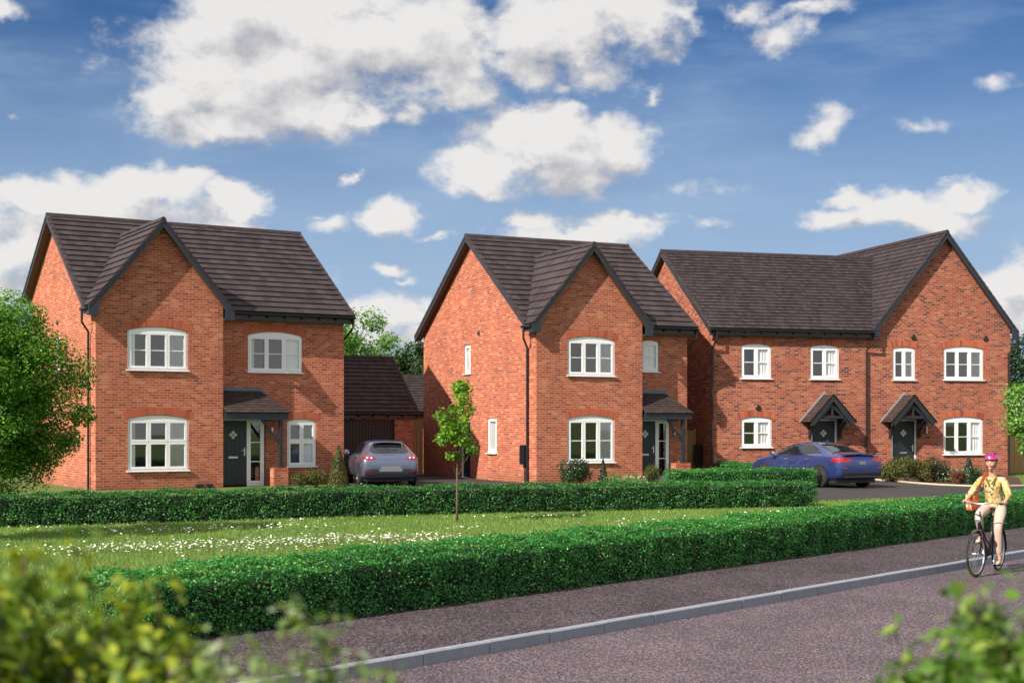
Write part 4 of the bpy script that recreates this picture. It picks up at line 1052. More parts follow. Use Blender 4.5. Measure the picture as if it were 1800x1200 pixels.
def make_car(name,S,W,H,loc,rz,pm,label,spec):
    root=empty(name,(loc[0],loc[1],hz(*loc)+.02),rz);tag(root,label,'car','cars parked on the drives')
    me=car_body(S,W);me.materials.append(pm)
    body=bpy.data.objects.new('body',me);link(body,root)
    bm=bmesh.new();bm.from_mesh(me);bvh=BVHTree.FromBMesh(bm);bm.free()
    def decal(poly,mode,off,nm,mat,parent=root,res=.05,holes=()):
        # mode 'rear': poly in (y,z) ray +x from behind; 'L'/'R': poly (x,z)
        xs=[p[0] for p in poly];ys=[p[1] for p in poly];ol=[];ex=[]
        for i in range(len(poly)):
            a=Vector(poly[i]);b=Vector(poly[(i+1)%len(poly)]);k=max(1,int((b-a).length/res));ol+=[tuple(a.lerp(b,j/k)) for j in range(k)]
        x=min(xs)+res/2
        while x<max(xs):
            y=min(ys)+res/2
            while y<max(ys):
                if inpoly(x,y,poly): ex.append((x,y))
                y+=res
            x+=res
        mb=MB();cache={}
        def cast(p):
            if p in cache: return cache[p]
            if mode=='rear': o=Vector((-2,p[0],p[1]));d=Vector((1,0,0))
            elif mode=='front': o=Vector((8,p[0],p[1]));d=Vector((-1,0,0))
            elif mode=='top': o=Vector((p[0],p[1],5));d=Vector((0,0,-1))
            elif mode=='L': o=Vector((p[0],3,p[1]));d=Vector((0,-1,0))
            else: o=Vector((p[0],-3,p[1]));d=Vector((0,1,0))
            h=bvh.ray_cast(o,d)
            r=None if h[0] is None else h[0]+h[1]*(off if h[1].dot(d)<0 else -off)
            cache[p]=r;return r
        for f in cdt_fill(ol,[],ex):
            q=[cast(tuple(p)) for p in f]
            if all(v is not None for v in q): mb.face(q)
        return mb.build(nm,mat,parent,smooth=True)
    for nm,poly,mode,off,mat in spec['decals']: decal(poly,mode,off,nm,mat)
    # wheels
    r=spec['r'];w2=W/2
    for x in spec['axles']:
        for s_,md in ((1,'L'),(-1,'R')):
            arc_=[(x+(r+.045)*math.cos(a),r+(r+.045)*math.sin(a)) for a in [math.pi*2*i/28 for i in range(28)]]
            decal([p for p in arc_ if True],md,.004,'wheel_arch',TRIM)
            wh=empty('tmp');bpy.data.objects.remove(wh)
            y0,y1=s_*(w2-.19),s_*(w2+.012)
            m=MB();m.lathe([(r*.60,y1-s_*.01),(r*.66,y1),(r*.93,y1-s_*.004),(r,y1-s_*.03),(r,y0+s_*.02),(r*.9,y0),(r*.3,y0)],32,'y',(x,0,r));t_=m.build('wheel',TYRE,root,smooth=True)
            m=MB();m.lathe([(r*.66,y1-s_*.004),(r*.62,y1-s_*.012),(r*.60,y1-s_*.05),(r*.2,y1-s_*.055),(0.001,y1-s_*.055)],32,'y',(x,0,r));m.build('brake_disc',TRIM,t_,smooth=True)
            m=MB()
            for k in range(10):
                a=k*math.pi/5+.2;c,s2=math.cos(a),math.sin(a);m.beam((x+c*.05,y1-s_*.018,r+s2*.05),(x+c*r*.64,y1-s_*.012,r+s2*r*.64),.032,.02,up=(0,1,0))
            m.lathe([(r*.60,y1-s_*.03),(r*.64,y1+s_*.003),(r*.67,y1-s_*.002)],32,'y',(x,0,r));m.lathe([(.055,y1-s_*.03),(.05,y1-s_*.004),(0.001,y1-s_*.002)],12,'y',(x,0,r))
            m.build('rim',RIM,t_)
    # dark underside
    m=MB();m.box(.35,spec['L']-.35,-w2+.12,w2-.12,.16,.36);m.build('underbody',TRIM,root)
    for nm,fn in spec['extra']: fn(root)
    return root
def mir(p): return [(-a,b) for a,b in p]
def xbox(nm,mat,*b,bev=None):
    def f(root):
        m=MB()
        for q in b: m.box(*q)
        m.build(nm,mat,root)
    return f
# silver hatchback ------------------------------------------------
SH=[(.02,.42,.70,.80,.50,.66),(.05,.34,.86,.90,.58,.80),(.13,.27,.96,.97,.62,.90),(.30,.24,1.06,1.0,.62,.97),(.55,.22,1.24,1.0,.60,.99),(.80,.22,1.375,1.0,.57,.99),(1.15,.22,1.42,1.0,.565,.97),(1.7,.22,1.44,1.0,.57,.95),(2.3,.22,1.43,1.0,.57,.93),(2.75,.22,1.34,1.0,.56,.92),(3.2,.22,1.08,1.0,.62,.90),(3.55,.23,.95,.99,.70,.86),(4.0,.26,.87,.95,.66,.78),(4.28,.32,.76,.84,.52,.66),(4.4,.40,.62,.66,.40,.56)]
tl=[(.50,.86),(.47,.895),(.56,.93),(.74,.945),(.86,.93),(.86,.86),(.72,.83),(.60,.835)]
dec=[('rear_window',[(-.50,1.02),(.50,1.02),(.60,1.07),(.52,1.28),(.44,1.325),(-.44,1.325),(-.52,1.28),(-.60,1.07)],'rear',.006,CGL),
 ('tail_light',tl,'rear',.010,LENS),('tail_light',mir(tl),'rear',.010,LENS),
 ('lamp_ring',[(.60+.028*math.cos(a),.885+.028*math.sin(a)) for a in np.linspace(0,5.9,10)],'rear',.016,LENSW),('lamp_ring',[(.72+.028*math.cos(a),.89+.028*math.sin(a)) for a in np.linspace(0,5.9,10)],'rear',.016,LENSW),
 ('lamp_ring',[(-.60+.028*math.cos(a),.885+.028*math.sin(a)) for a in np.linspace(0,5.9,10)],'rear',.016,LENSW),('lamp_ring',[(-.72+.028*math.cos(a),.89+.028*math.sin(a)) for a in np.linspace(0,5.9,10)],'rear',.016,LENSW),
 ('number_plate_panel',[(-.36,.47),(.36,.47),(.30,.62),(.26,.635),(-.26,.635),(-.30,.62)],'rear',.006,GREY),
 ('lower_bumper',[(-.78,.37),(.78,.37),(.82,.50),(.60,.55),(.40,.55),(.36,.465),(-.36,.465),(-.40,.55),(-.60,.55),(-.82,.50)],'rear',.005,TRIM),
 ('reflector',[(.60,.47),(.78,.47),(.78,.495),(.60,.495)],'rear',.012,LENS),('reflector',[(-.78,.47),(-.60,.47),(-.60,.495),(-.78,.495)],'rear',.012,LENS),
 ('side_window',[(.95,1.05),(1.75,1.0),(1.75,1.34),(1.3,1.33)],'L',.005,CGL),('side_window',[(1.80,1.0),(2.95,.97),(2.6,1.27),(2.3,1.345),(1.80,1.35)],'L',.005,CGL),
 ('side_window',[(.95,1.05),(1.75,1.0),(1.75,1.34),(1.3,1.33)],'R',.005,CGL),('side_window',[(1.80,1.0),(2.95,.97),(2.6,1.27),(2.3,1.345),(1.80,1.35)],'R',.005,CGL),
 ('windscreen',[(-.62,1.0),(.62,1.0),(.53,1.36),(-.53,1.36)],'front',.006,CGL)]
def hext(root):
    m=MB();m.box(.58,.86,-.46,.46,1.375,1.395);m.build('roof_spoiler',SILV,root)
    m=MB();m.beam((.17,-.02,1.06),(.26,.22,1.09),.02,.02);m.build('rear_wiper',TRIM,root)
    for s_ in (-1,1):
        m=MB();m.lathe([(.045,-.0),(.045,.12),(.03,.12),(.03,0)],14,'x',(.0,s_*.52,.36));m.build('exhaust_tip',CHROME,root)
        m=MB();m.lathe([(.001,-.1),(.06,-.09),(.085,-.02),(.08,.05),(.001,.07)],12,'y',(2.95,s_*1.0,1.02));m.build('door_mirror',SILV,root)
        m=MB();m.box(1.62,1.80,s_*.905-.012,s_*.905+.012,.90,.925);m.box(2.62,2.80,s_*.905-.012,s_*.905+.012,.88,.905);m.build('door_handle',SILV,root)
SILV=paint('lilac_silver_paint',(.125,.15,.245),.5)
def place_from_corner(cx,cy,a,W):
    "rear-left corner at cx,cy, heading angle a (from +Y toward -X)"
    h=Vector((-math.sin(a),math.cos(a)));rt=Vector((h.y,-h.x));o=Vector((cx,cy))+rt*W/2
    return (o.x,o.y),math.atan2(h.y,h.x)
lc,rz_=place_from_corner(-4.60,43.6,R(14),1.8)
make_car('hatchback_car',SH,1.8,1.44,lc,rz_,SILV,'silver-lilac hatchback parked in front of the garage, seen from behind',dict(decals=dec,r=.33,axles=(.86,3.55),L=4.4,extra=[('x',hext)]))
# blue saloon ------------------------------------------------------
BLUE=paint('blue_purple_paint',(.03,.055,.215),.5)
SS=[(.02,.42,.78,.80,.56,.72),(.06,.34,.92,.90,.66,.86),(.14,.28,1.0,.96,.70,.93),(.32,.25,1.035,1.0,.70,.97),(.62,.22,1.07,1.0,.66,.98),(1.0,.22,1.20,1.0,.61,.97),(1.45,.22,1.35,1.0,.57,.96),(1.95,.22,1.41,1.0,.56,.95),(2.5,.22,1.40,1.0,.56,.93),(2.95,.22,1.27,1.0,.57,.92),(3.4,.22,1.04,1.0,.66,.90),(3.75,.23,.94,.99,.72,.86),(4.25,.26,.84,.94,.66,.76),(4.52,.32,.72,.82,.5,.64),(4.66,.40,.60,.62,.38,.55)]
t2=[(.36,.86),(.46,.91),(.70,.93),(.86,.93),(.86,.82),(.76,.79),(.58,.80)]
sw1=[(.98,1.03),(1.20,1.02),(1.20,1.16)];sw2=[(1.25,1.02),(1.95,1.0),(1.95,1.34),(1.62,1.315),(1.25,1.18)];sw3=[(2.0,1.0),(3.12,.98),(2.75,1.23),(2.45,1.33),(2.0,1.34)]
dec2=[('rear_window',[(-.55,1.10),(.55,1.10),(.48,1.33),(-.48,1.33)],'rear',.006,CGL),('tail_light',t2,'rear',.010,LENS),('tail_light',mir(t2),'rear',.010,LENS),
 ('boot_recess',[(-.34,.72),(.34,.72),(.42,.80),(.36,.85),(-.36,.85),(-.42,.80)],'rear',.004,BLUE),('number_plate_panel',[(-.13,.73),(.13,.73),(.13,.82),(-.13,.82)],'rear',.010,GREY),
 ('lower_bumper',[(-.72,.38),(.72,.38),(.78,.48),(-.78,.48)],'rear',.006,TRIM),('chrome_strip',[(-.70,.36),(.70,.36),(.72,.385),(-.72,.385)],'rear',.014,CHROME),
 ('reflector',[(.56,.60),(.76,.60),(.76,.63),(.56,.63)],'rear',.01,LENS),('reflector',[(-.76,.60),(-.56,.60),(-.56,.63),(-.76,.63)],'rear',.01,LENS),
 ('windscreen',[(-.64,.99),(.64,.99),(.54,1.34),(-.54,1.34)],'front',.006,CGL)]
for md in 'LR':
    for p in (sw1,sw2,sw3): dec2.append(('side_window',p,md,.005,CGL))
    dec2.append(('tail_light',[(.10,.80),(.34,.81),(.46,.86),(.34,.925),(.12,.93)],md,.008,LENS))
    dec2.append(('window_trim',[(.94,1.005),(3.16,.955),(3.14,.975),(.96,1.022)],md,.008,CHROME))
def sext(root):
    m=MB();m.box(.10,.30,-.62,.62,1.03,1.048);m.build('boot_spoiler',BLUE,root)
    m=MB();m.prism([(1.55,1.37),(1.75,1.39),(1.60,1.46)],-.02,.02);m.build('aerial_fin',BLUE,root)
    for s_ in (-1,1):
        m=MB();m.lathe([(.001,-.1),(.06,-.09),(.085,-.02),(.08,.05),(.001,.07)],12,'y',(3.1,s_*1.0,1.02));m.build('door_mirror',CHROME,root)
        m=MB();m.box(1.40,1.60,s_*.912-.014,s_*.912+.014,.86,.885);m.box(2.40,2.60,s_*.912-.014,s_*.912+.014,.85,.875);m.build('door_handle',CHROME,root)
lc,rz_=place_from_corner(9.82,42.6,R(28),1.82)
make_car('saloon_car',SS,1.82,1.42,lc,rz_,BLUE,'glossy blue-purple saloon parked by the clipped hedges in front of the brick pair',dict(decals=dec2,r=.335,axles=(.95,3.70),L=4.66,extra=[('x',sext)]))

# ---------------------------------------------------------------- bicycle & rider
FR=plain('bicycle_frame_black',(.012,.012,.014),.35,coat=.5)
ALU=plain('aluminium',(.72,.73,.75),.3,metal=.9)
by=math.atan2(-.82,-.57)
rw=Vector((7.46,21.82))
bz=-.32
bike=empty('bicycle',(rw.x,rw.y,bz),by);tag(bike,'black upright city bicycle ridden along the road','bicycle')
r=.335;wb=1.12
def wheel(x,steer=0):
    piv=Vector((x,0,r));M=Matrix.Translation(piv)@Matrix.Rotation(steer,4,'Z')
    m=MB();m.T=M
    n=40;prof=[(r*math.cos(2*math.pi*i/n),0,r*math.sin(2*math.pi*i/n)) for i in range(n)]
    def ring(rad,rt,mb,k=8):
        rs=[]
        for i in range(n):
            a=2*math.pi*i/n;c,s_=math.cos(a),math.sin(a);rs.append([mb.P(((rad+rt*math.cos(b))*c,rt*math.sin(b),(rad+rt*math.cos(b))*s_)) for b in [2*math.pi*j/k for j in range(k)]])
        for i in range(n):
            A,B=rs[i],rs[(i+1)%n]
            for j in range(k): mb.f.append([A[j],A[(j+1)%k],B[(j+1)%k],B[j]]);mb.uv.append(None);mb.r.append(.5)
    ring(r-.018,.018,m);o=m.build('wheel',TYRE,bike,smooth=True)
    m=MB();m.T=M;ring(r-.042,.011,m,6);m.build('rim',ALU,o,smooth=True)
    m=MB();m.T=M
    for i in range(28):
        a=2*math.pi*i/28;m.tube([(0,.03*(-1)**i,0),((r-.045)*math.cos(a),0,(r-.045)*math.sin(a))],.0016,3,cap=False)
    m.build('spokes',ALU,o)
    m=MB();m.T=M;m.tube([(0,-.05,0),(0,.05,0)],.02,10);m.build('hub',ALU,o)
wheel(0);wheel(wb,R(-6))
m=MB();bb=(.46,0,.29);sc_=(.27,0,.86);hd0=(.985,0,.66);hd1=(.935,0,.90)
m.tube([bb,hd0],.024,8);m.tube([(.40,0,.42),(.62,0,.50),(.955,0,.80)],.017,8);m.tube([bb,sc_],.018,8)
for s_ in (-1,1): m.tube([bb,(0,s_*.055,r)],.010,6);m.tube([(.30,0,.74),(0,s_*.055,r)],.008,6)
m.tube([hd0,hd1],.024,8);m.tube([hd0,(1.0,0,.60)],.03,8)
m.build('frame',FR,bike,smooth=True)
m=MB()
for s_ in (-1,1): m.tube([(1.0,0,.66),(1.01,s_*.05,.60),(wb,s_*.05,r)],[.014,.014,.009],6)
m.build('fork',FR,bike,smooth=True)
m=MB();m.tube([hd1,(.92,0,1.02)],.015,8);m.tube([(.70,.30,1.06),(.80,.26,1.07),(.90,.16,1.08),(.94,0,1.06),(.90,-.16,1.08),(.80,-.26,1.07),(.70,-.30,1.06)],.011,8);m.build('handlebar',ALU,bike,smooth=True)
for s_ in (-1,1):
    m=MB();m.tube([(.82,s_*.253,1.07),(.68,s_*.305,1.058)],.016,8);m.build('grip',TRIM,bike,smooth=True)
    m=MB();m.tube([(.86,s_*.2,1.09),(.78,s_*.29,1.03)],.005,5);m.build('brake_lever',ALU,bike)
m=MB();m.tube([sc_,(.25,0,.95)],.013,8);m.build('seat_post',ALU,bike)
m=MB();m.prism([(.02,-.10),(.10,-.11),(.30,-.03),(.36,0),(.30,.03),(.10,.11),(.02,.10)],.94,.985,axis='z');m.build('saddle',TRIM,bike)
for x0,a0,a1 in ((0,25,190),(wb,35,170)):
    m=MB();q=[(x0+(r+.028)*math.cos(R(a)),(r+.028)*math.sin(R(a))+r) for a in np.linspace(a0,a1,18)]
    for (xa,za),(xb,zb_) in zip(q,q[1:]): m.face([(xa,-.026,za),(xa,.026,za),(xb,.026,zb_),(xb,-.026,zb_)]);m.face([(xa,-.026,za),(xa,-.028,za-.012),(xb,-.028,zb_-.012),(xb,-.026,zb_)]);m.face([(xa,.026,za),(xa,.028,za-.012),(xb,.028,zb_-.012),(xb,.026,zb_)])
    m.build('mudguard',FR,bike)
m=MB();m.lathe([(.001,.05),(.095,.05),(.10,.045),(.085,.04)],24,'y',(bb[0],-.10,bb[2]));m.prism([(0,.30),(.44,.33),(.50,.24),(.0,.26)],-.075,-.04);m.build('chain_guard',FR,bike)
ca=R(-70) # left crank down
lp=(bb[0]+.165*math.cos(ca),.13,bb[2]+.165*math.sin(ca));rp=(bb[0]-.165*math.cos(ca),-.13,bb[2]-.165*math.sin(ca))
for p,s_ in ((lp,1),(rp,-1)):
    m=MB();m.beam((bb[0],s_*.08,bb[2]),(p[0],s_*.085,p[2]),.02,.025,up=(0,1,0));m.build('crank',ALU,bike)
    m=MB();m.box(p[0]-.045,p[0]+.045,min(s_*.10,s_*.20),max(s_*.10,s_*.20),p[2]-.012,p[2]+.012);m.build('pedal',TRIM,bike)
m=MB();m.lathe([(.001,0),(.035,.01),(.045,.05),(.001,.06)],14,'x',(1.0,0,.84));m.build('headlamp',ALU,bike)
m=MB()
for x_ in (-.22,.02): m.tube([(x_,-.06,.72),(x_,.06,.72)],.006,5)
m.tube([(-.25,-.06,.72),(.2,-.06,.72)],.006,5);m.tube([(-.25,.06,.72),(.2,.06,.72)],.006,5);m.tube([(-.02,.06,.72),(0,.06,r)],.006,5);m.tube([(-.02,-.06,.72),(0,-.06,r)],.006,5);m.build('rear_rack',FR,bike)

# skinned figures
def skin(name,verts,edges,rad,mat,parent,sub=2,root=0,smooth_shade=True):
    me=bpy.data.meshes.new(name);me.from_pydata(verts,edges,[])
    ob=bpy.data.objects.new(name,me);col.objects.link(ob)
    md=ob.modifiers.new('Skin','SKIN');md.use_smooth_shade=True;md.branch_smoothing=.3
    sv=me.skin_vertices[0].data
    for i,q in enumerate(rad):
        sv[i].radius=q if isinstance(q,(tuple,list)) else (q,q); sv[i].use_root=(i==root)
    s=ob.modifiers.new('Sub','SUBSURF');s.levels=sub;s.render_levels=sub
    dg=bpy.context.evaluated_depsgraph_get();dg.update();me2=bpy.data.meshes.new_from_object(ob.evaluated_get(dg));bpy.data.objects.remove(ob)
    me2.materials.clear();me2.materials.append(mat)
    for p in me2.polygons:p.use_smooth=True
    me2.name=name;o=bpy.data.objects.new(name,me2);link(o,parent);return o
def skinmat():
    m,t,b=newmat('skin');b.inputs['Base Color'].default_value=(.62,.32,.21,1);b.inputs['Roughness'].default_value=.5;b.inputs['Subsurface Weight'].default_value=.1;b.inputs['Subsurface Radius'].default_value=(.02,.008,.004);return m
SKIN=skinmat()
def shirtmat():
    m,t,b=newmat('patterned_shirt');tc=t.node('ShaderNodeTexCoord');o=tc.outputs['Object']
    vo=t.node('ShaderNodeTexVoronoi');vo.inputs['Scale'].default_value=34;t.lk(o,vo.inputs['Vector']);sp=t.node('ShaderNodeSeparateColor');t.lk(vo.outputs['Color'],sp.inputs[0])
    c=t.ramp(sp.outputs[0],[(0,(.50,.38,.10)),(.25,(.58,.48,.18)),(.42,(.62,.55,.36)),(.58,(.36,.26,.07)),(.72,(.10,.09,.05)),(.84,(.45,.26,.18)),(1,(.62,.58,.48))],'CONSTANT')
    t.lk(c,b.inputs['Base Color']);b.inputs['Roughness'].default_value=.8;return m
SHIRT=shirtmat();TROU=plain('beige_trousers',(.50,.38,.32),.85,var=.1,vs=12);SHOE=plain('pale_shoe',(.55,.40,.30),.6);HAIR=plain('brown_hair',(.06,.03,.018),.6)
HELM=plain('magenta_helmet',(.50,.02,.20),.3,coat=.5);STRAP=plain('black_strap',(.02,.02,.02),.7)
P_=empty('person',(rw.x,rw.y,bz),by);tag(P_,'cyclist in pink helmet, yellow patterned shirt and beige trousers riding a black bicycle','person')
hip=(.17,0,1.0)
# joints (bike frame: x forward, y rider's left)
chest=(.27,0,1.28);neckb=(.31,0,1.455);neck=(.325,0,1.52);hb=(.355,0,1.59);hc=(.365,0,1.665);ht=(.36,0,1.735)
Ls=(.29,.163,1.41);Le=(.40,.27,1.175);Lw=(.665,.29,1.095);Rs=(.29,-.163,1.41);Re=(.42,-.29,1.19);Rw=(.665,-.29,1.095)
Lh=(.18,.10,.985);Lk=(.52,.14,.70);La=(.45,.14,.235);Rh=(.18,-.10,.985);Rk=(.60,-.12,.88);Ra=(.40,-.14,.555)
Lt=(.60,.15,.165);Rt=(.54,-.15,.475)
def body():
    V=[];E=[];Rr=[]
    def add(p,r,par=None):
        V.append(p);Rr.append(r)
        if par is not None:E.append((par,len(V)-1))
        return len(V)-1
    h=add(hip,(.13,.11));w=add((.22,0,1.13),(.115,.09),h);c=add(chest,(.13,.10),w);n0=add(neckb,(.072,.062),c);n1=add(neck,(.050,.050),n0);j=add(hb,(.050,.050),n1)
    for (s0,e,wr,s_) in ((Ls,Le,Lw,1),(Rs,Re,Rw,-1)):
        a=add(s0,.052,c);b=add(e,.037,a);g=add(tuple(e[i]*.3+wr[i]*.7 for i in range(3)),.028,b);k=add(wr,(.024,.02),g)
        pl=add((wr[0]+.05,wr[1]-s_*.005,wr[2]+.004),(.032,.016),k)
        # fingers curl round the grip
        for q in range(4):
            x=wr[0]+.055+.0*q; y=wr[1]-s_*.0+s_*(-.028+.019*q)*.35;dx=-.015+.019*q
            fx=wr[0]+.035+dx; fy=wr[1]-s_*dx*.35
            L=.9+.1*(q in (1,2))
            a1=add((fx+.01,fy+s_*.028,wr[2]-.002),.0085,pl);a2=add((fx+.012,fy+s_*.032*L,wr[2]-.028*L),.008,a1);a3=add((fx+.006,fy+s_*.008,wr[2]-.046*L),.007,a2)
        th=add((wr[0]+.045,wr[1]-s_*.032,wr[2]-.012),.010,pl);add((wr[0]+.07,wr[1]-s_*.030,wr[2]-.035),.008,th)
    for (s0,k_,an,tt_) in ((Lh,Lk,La,Lt),(Rh,Rk,Ra,Rt)):
        a=add(s0,.085,h);mid=add(tuple((s0[i]+k_[i])/2 for i in range(3)),.074,a);b=add(k_,.054,mid);cf=add(tuple(k_[i]*.65+an[i]*.35 for i in range(3)),.052,b);d=add(an,.034,cf)
        e=add((an[0]+.06,an[1],an[2]-.05),.035,d);add(tt_,.026,e)
    o=skin('body',V,E,Rr,SKIN,P_,2)
    # head grown into the same surface: skull, cheeks, jaw, nose and ears
    bm=bmesh.new();bm.from_mesh(o.data)
    def blob(c,rx,ry,rz,fn=None,seg=28):
        r_=bmesh.ops.create_uvsphere(bm,u_segments=seg,v_segments=seg//2,radius=1)
        for v in r_['verts']:
            x,y,z=v.co
            if fn: x,y,z=fn(x,y,z)
            v.co=(c[0]+rx*x,c[1]+ry*y,c[2]+rz*z)
    def jaw(x,y,z):
        t=max(0,-z); return (x*(1-.22*t*t)+.18*t*t, y*(1-.38*t**1.6), z)
    blob((.362,0,1.668),.094,.076,.112,jaw)
    blob((.452,0,1.650),.016,.012,.022);blob((.445,0,1.668),.010,.008,.024)
    blob((.430,0,1.575),.022,.024,.018)
    for q in (-1,1): blob((.350,q*.077,1.655),.017,.009,.028,seg=14);blob((.425,q*.035,1.635),.024,.022,.022,seg=14)
    bm.to_mesh(o.data);bm.free()
    md=o.modifiers.new('r','REMESH');md.mode='VOXEL';md.voxel_size=.0048;md.use_smooth_shade=True
    ms=o.modifiers.new('s','SMOOTH');ms.iterations=3;ms.factor=.5
    dg=bpy.context.evaluated_depsgraph_get();dg.update();me2=bpy.data.meshes.new_from_object(o.evaluated_get(dg));o.modifiers.clear()
    me2.name='body';me2.materials.clear();me2.materials.append(SKIN)
    for p in me2.polygons:p.use_smooth=True
    o.data=me2;return o
body()
def clothes():
    # shirt: torso + sleeves to the elbow
    V=[(.165,0,.97),(.19,0,1.03),(.22,0,1.13),(.27,0,1.28),(.30,0,1.40),(.305,0,1.435)];E=[(i,i+1) for i in range(5)];Rr=[(.165,.135),(.155,.13),(.137,.115),(.155,.125),(.125,.095),(.09,.075)]
    for s0,e,wr in ((Ls,Le,Lw),(Rs,Re,Rw)):
        i=len(V);V+=[s0,tuple((s0[k]+e[k])/2 for k in range(3)),e,tuple(e[k]*.72+wr[k]*.28 for k in range(3))];E+=[(4,i),(i,i+1),(i+1,i+2),(i+2,i+3)];Rr+=[.060,.060,.054,.048]
    sh=skin('shirt',V,E,Rr,SHIRT,P_,2)
    V=[(.15,0,1.03),(.17,0,.97)];E=[(0,1)];Rr=[(.15,.13),(.15,.13)]
    for s0,k_,an in ((Lh,Lk,La),(Rh,Rk,Ra)):
        i=len(V);V+=[s0,tuple((s0[k]+k_[k])/2 for k in range(3)),k_,tuple(k_[k]*.6+an[k]*.4 for k in range(3)),(an[0]*.96+k_[0]*.04,an[1],an[2]*.92+k_[2]*.08)]
        E+=[(1,i),(i,i+1),(i+1,i+2),(i+2,i+3),(i+3,i+4)];Rr+=[.105,.088,.066,.062,.043]
    skin('trousers',V,E,Rr,TROU,P_,2,root=1)
    for an,tt_ in ((La,Lt),(Ra,Rt)):
        skin('shoe',[(an[0]-.035,an[1],an[2]-.055),(an[0]+.05,an[1],an[2]-.058),(tt_[0]-.02,tt_[1],tt_[2]-.0),(tt_[0]+.035,tt_[1],tt_[2]-.002)],[(0,1),(1,2),(2,3)],[(.040,.042),(.043,.042),(.042,.032),(.032,.022)],SHOE,P_,2)
    # collar
    m=MB()
    for s_ in (-1,1):
        m.face([(.325,s_*.085,1.46),(.40,s_*.055,1.43),(.425,s_*.012,1.33),(.41,s_*.035,1.33),(.385,s_*.085,1.42)])
    m.build('collar',plain('shirt_collar',(.12,.11,.03),.8),P_)
    m=MB()
    for s_ in (-1,1): m.face([(.375,s_*.055,1.475),(.418,s_*.004,1.35),(.418,0,1.35),(.41,0,1.44)])
    # face
clothes()
def head():
    def el(nm,c,rx,ry,rz,mat,n=16,parent=P_,clip=None):
        m=MB();k=10;rows=[]
        for i in range(k+1):
            a=-math.pi/2+math.pi*i/k;rows.append([m.P((c[0]+rx*math.cos(a)*math.cos(2*math.pi*j/n),c[1]+ry*math.cos(a)*math.sin(2*math.pi*j/n),c[2]+rz*math.sin(a))) for j in range(n)])
        for A,B in zip(rows,rows[1:]):
            for j in range(n):
                q=[A[j],A[(j+1)%n],B[(j+1)%n],B[j]]
                if clip and sum(m.v[t][2] for t in q)/4<clip: continue
                m.f.append(q);m.uv.append(None);m.r.append(.5)
        return m.build(nm,mat,parent,smooth=True)
    el('hair',(.335,0,1.672),.080,.083,.105,HAIR,clip=1.575)
    hh=el('helmet',(.352,0,1.715),.125,.098,.098,HELM,clip=1.705)
    m=MB()
    for y in (-.05,-.017,.017,.05):
        pts=[(.352+.127*math.cos(R(a))*math.sqrt(max(.01,1-(y/.098)**2)),y,1.715+.100*math.sin(R(a))*math.sqrt(max(.01,1-(y/.098)**2))) for a in (35,60,85,110,135)]
        for p,q in zip(pts,pts[1:]): m.beam(p,q,.014,.006)
    m.build('vent',STRAP,hh)
    m=MB();m.lathe([(.094,1.698),(.101,1.705),(.094,1.715)],24,'z',(0,0,0)) ;m.v=[(.352+(x)*1.27,y,z) for x,y,z in m.v];m.build('rim',STRAP,hh)
    m=MB()
    for s_ in (-1,1): m.tube([(.365,s_*.084,1.70),(.385,s_*.074,1.63),(.425,s_*.03,1.562),(.428,0,1.555)],.004,5);m.tube([(.32,s_*.084,1.70),(.385,s_*.074,1.63)],.004,5)
    m.build('helmet_strap',STRAP,hh)
    for s_ in (-1,1): el('eye',(.4455,s_*.030,1.674),.006,.012,.006,EYE); 
    for s_ in (-1,1):
        m=MB();m.tube([(.452,s_*.014,1.690),(.452,s_*.03,1.695),(.440,s_*.046,1.690)],.003,5);m.build('eyebrow',HAIR,P_)
    m=MB();m.tube([(.440,-.024,1.621),(.4535,-.012,1.614),(.456,0,1.612),(.4535,.012,1.614),(.440,.024,1.621)],[.002,.0055,.0065,.0055,.002],6);m.build('mouth',LIPS,P_,smooth=True)
    m=MB();m.tube([(.447,-.018,1.6195),(.4575,0,1.6155),(.447,.018,1.6195)],.0032,5);m.build('teeth',WHITE,P_)
EYE=plain('eye',(.05,.03,.02),.2);LIPS=plain('lips',(.55,.16,.13),.4)
head()
# shoulder bag, carried
bagr=empty('shoulder_bag',(rw.x,rw.y,bz),by);tag(bagr,'orange spotted shoulder bag hanging at the cyclist hip','bag')
def bagmat():
    m,t,b=newmat('spotted_bag');tc=t.node('ShaderNodeTexCoord');vo=t.node('ShaderNodeTexVoronoi');vo.inputs['Scale'].default_value=14;vo.inputs['Randomness'].default_value=.1;t.lk(tc.outputs['Object'],vo.inputs['Vector'])
    c=t.mix(t.sstep(vo.outputs['Distance'],.30,.36),(.72,.62,.5,1),(.72,.16,.03,1));t.lk(c,b.inputs['Base Color']);b.inputs['Roughness'].default_value=.7;return m
BAG=bagmat()
m=MB();m.prism([(.16,.93),(.42,.93),(.45,1.18),(.14,1.18)],-.37,-.23);o=m.build('bag_body',BAG,bagr);bv=o.modifiers.new('b','BEVEL');bv.width=.03;bv.segments=3
m=MB();pt=[(.30,-.25,1.17),(.40,-.215,1.26),(.44,-.13,1.36),(.36,-.10,1.475),(.26,-.08,1.50),(.18,-.12,1.38),(.17,-.22,1.2)]
for p,q in zip(pt,pt[1:]): m.beam(p,q,.045,.008,up=(.3,1,.2))
m.build('strap',plain('orange_strap',(.60,.13,.02),.7),bagr)
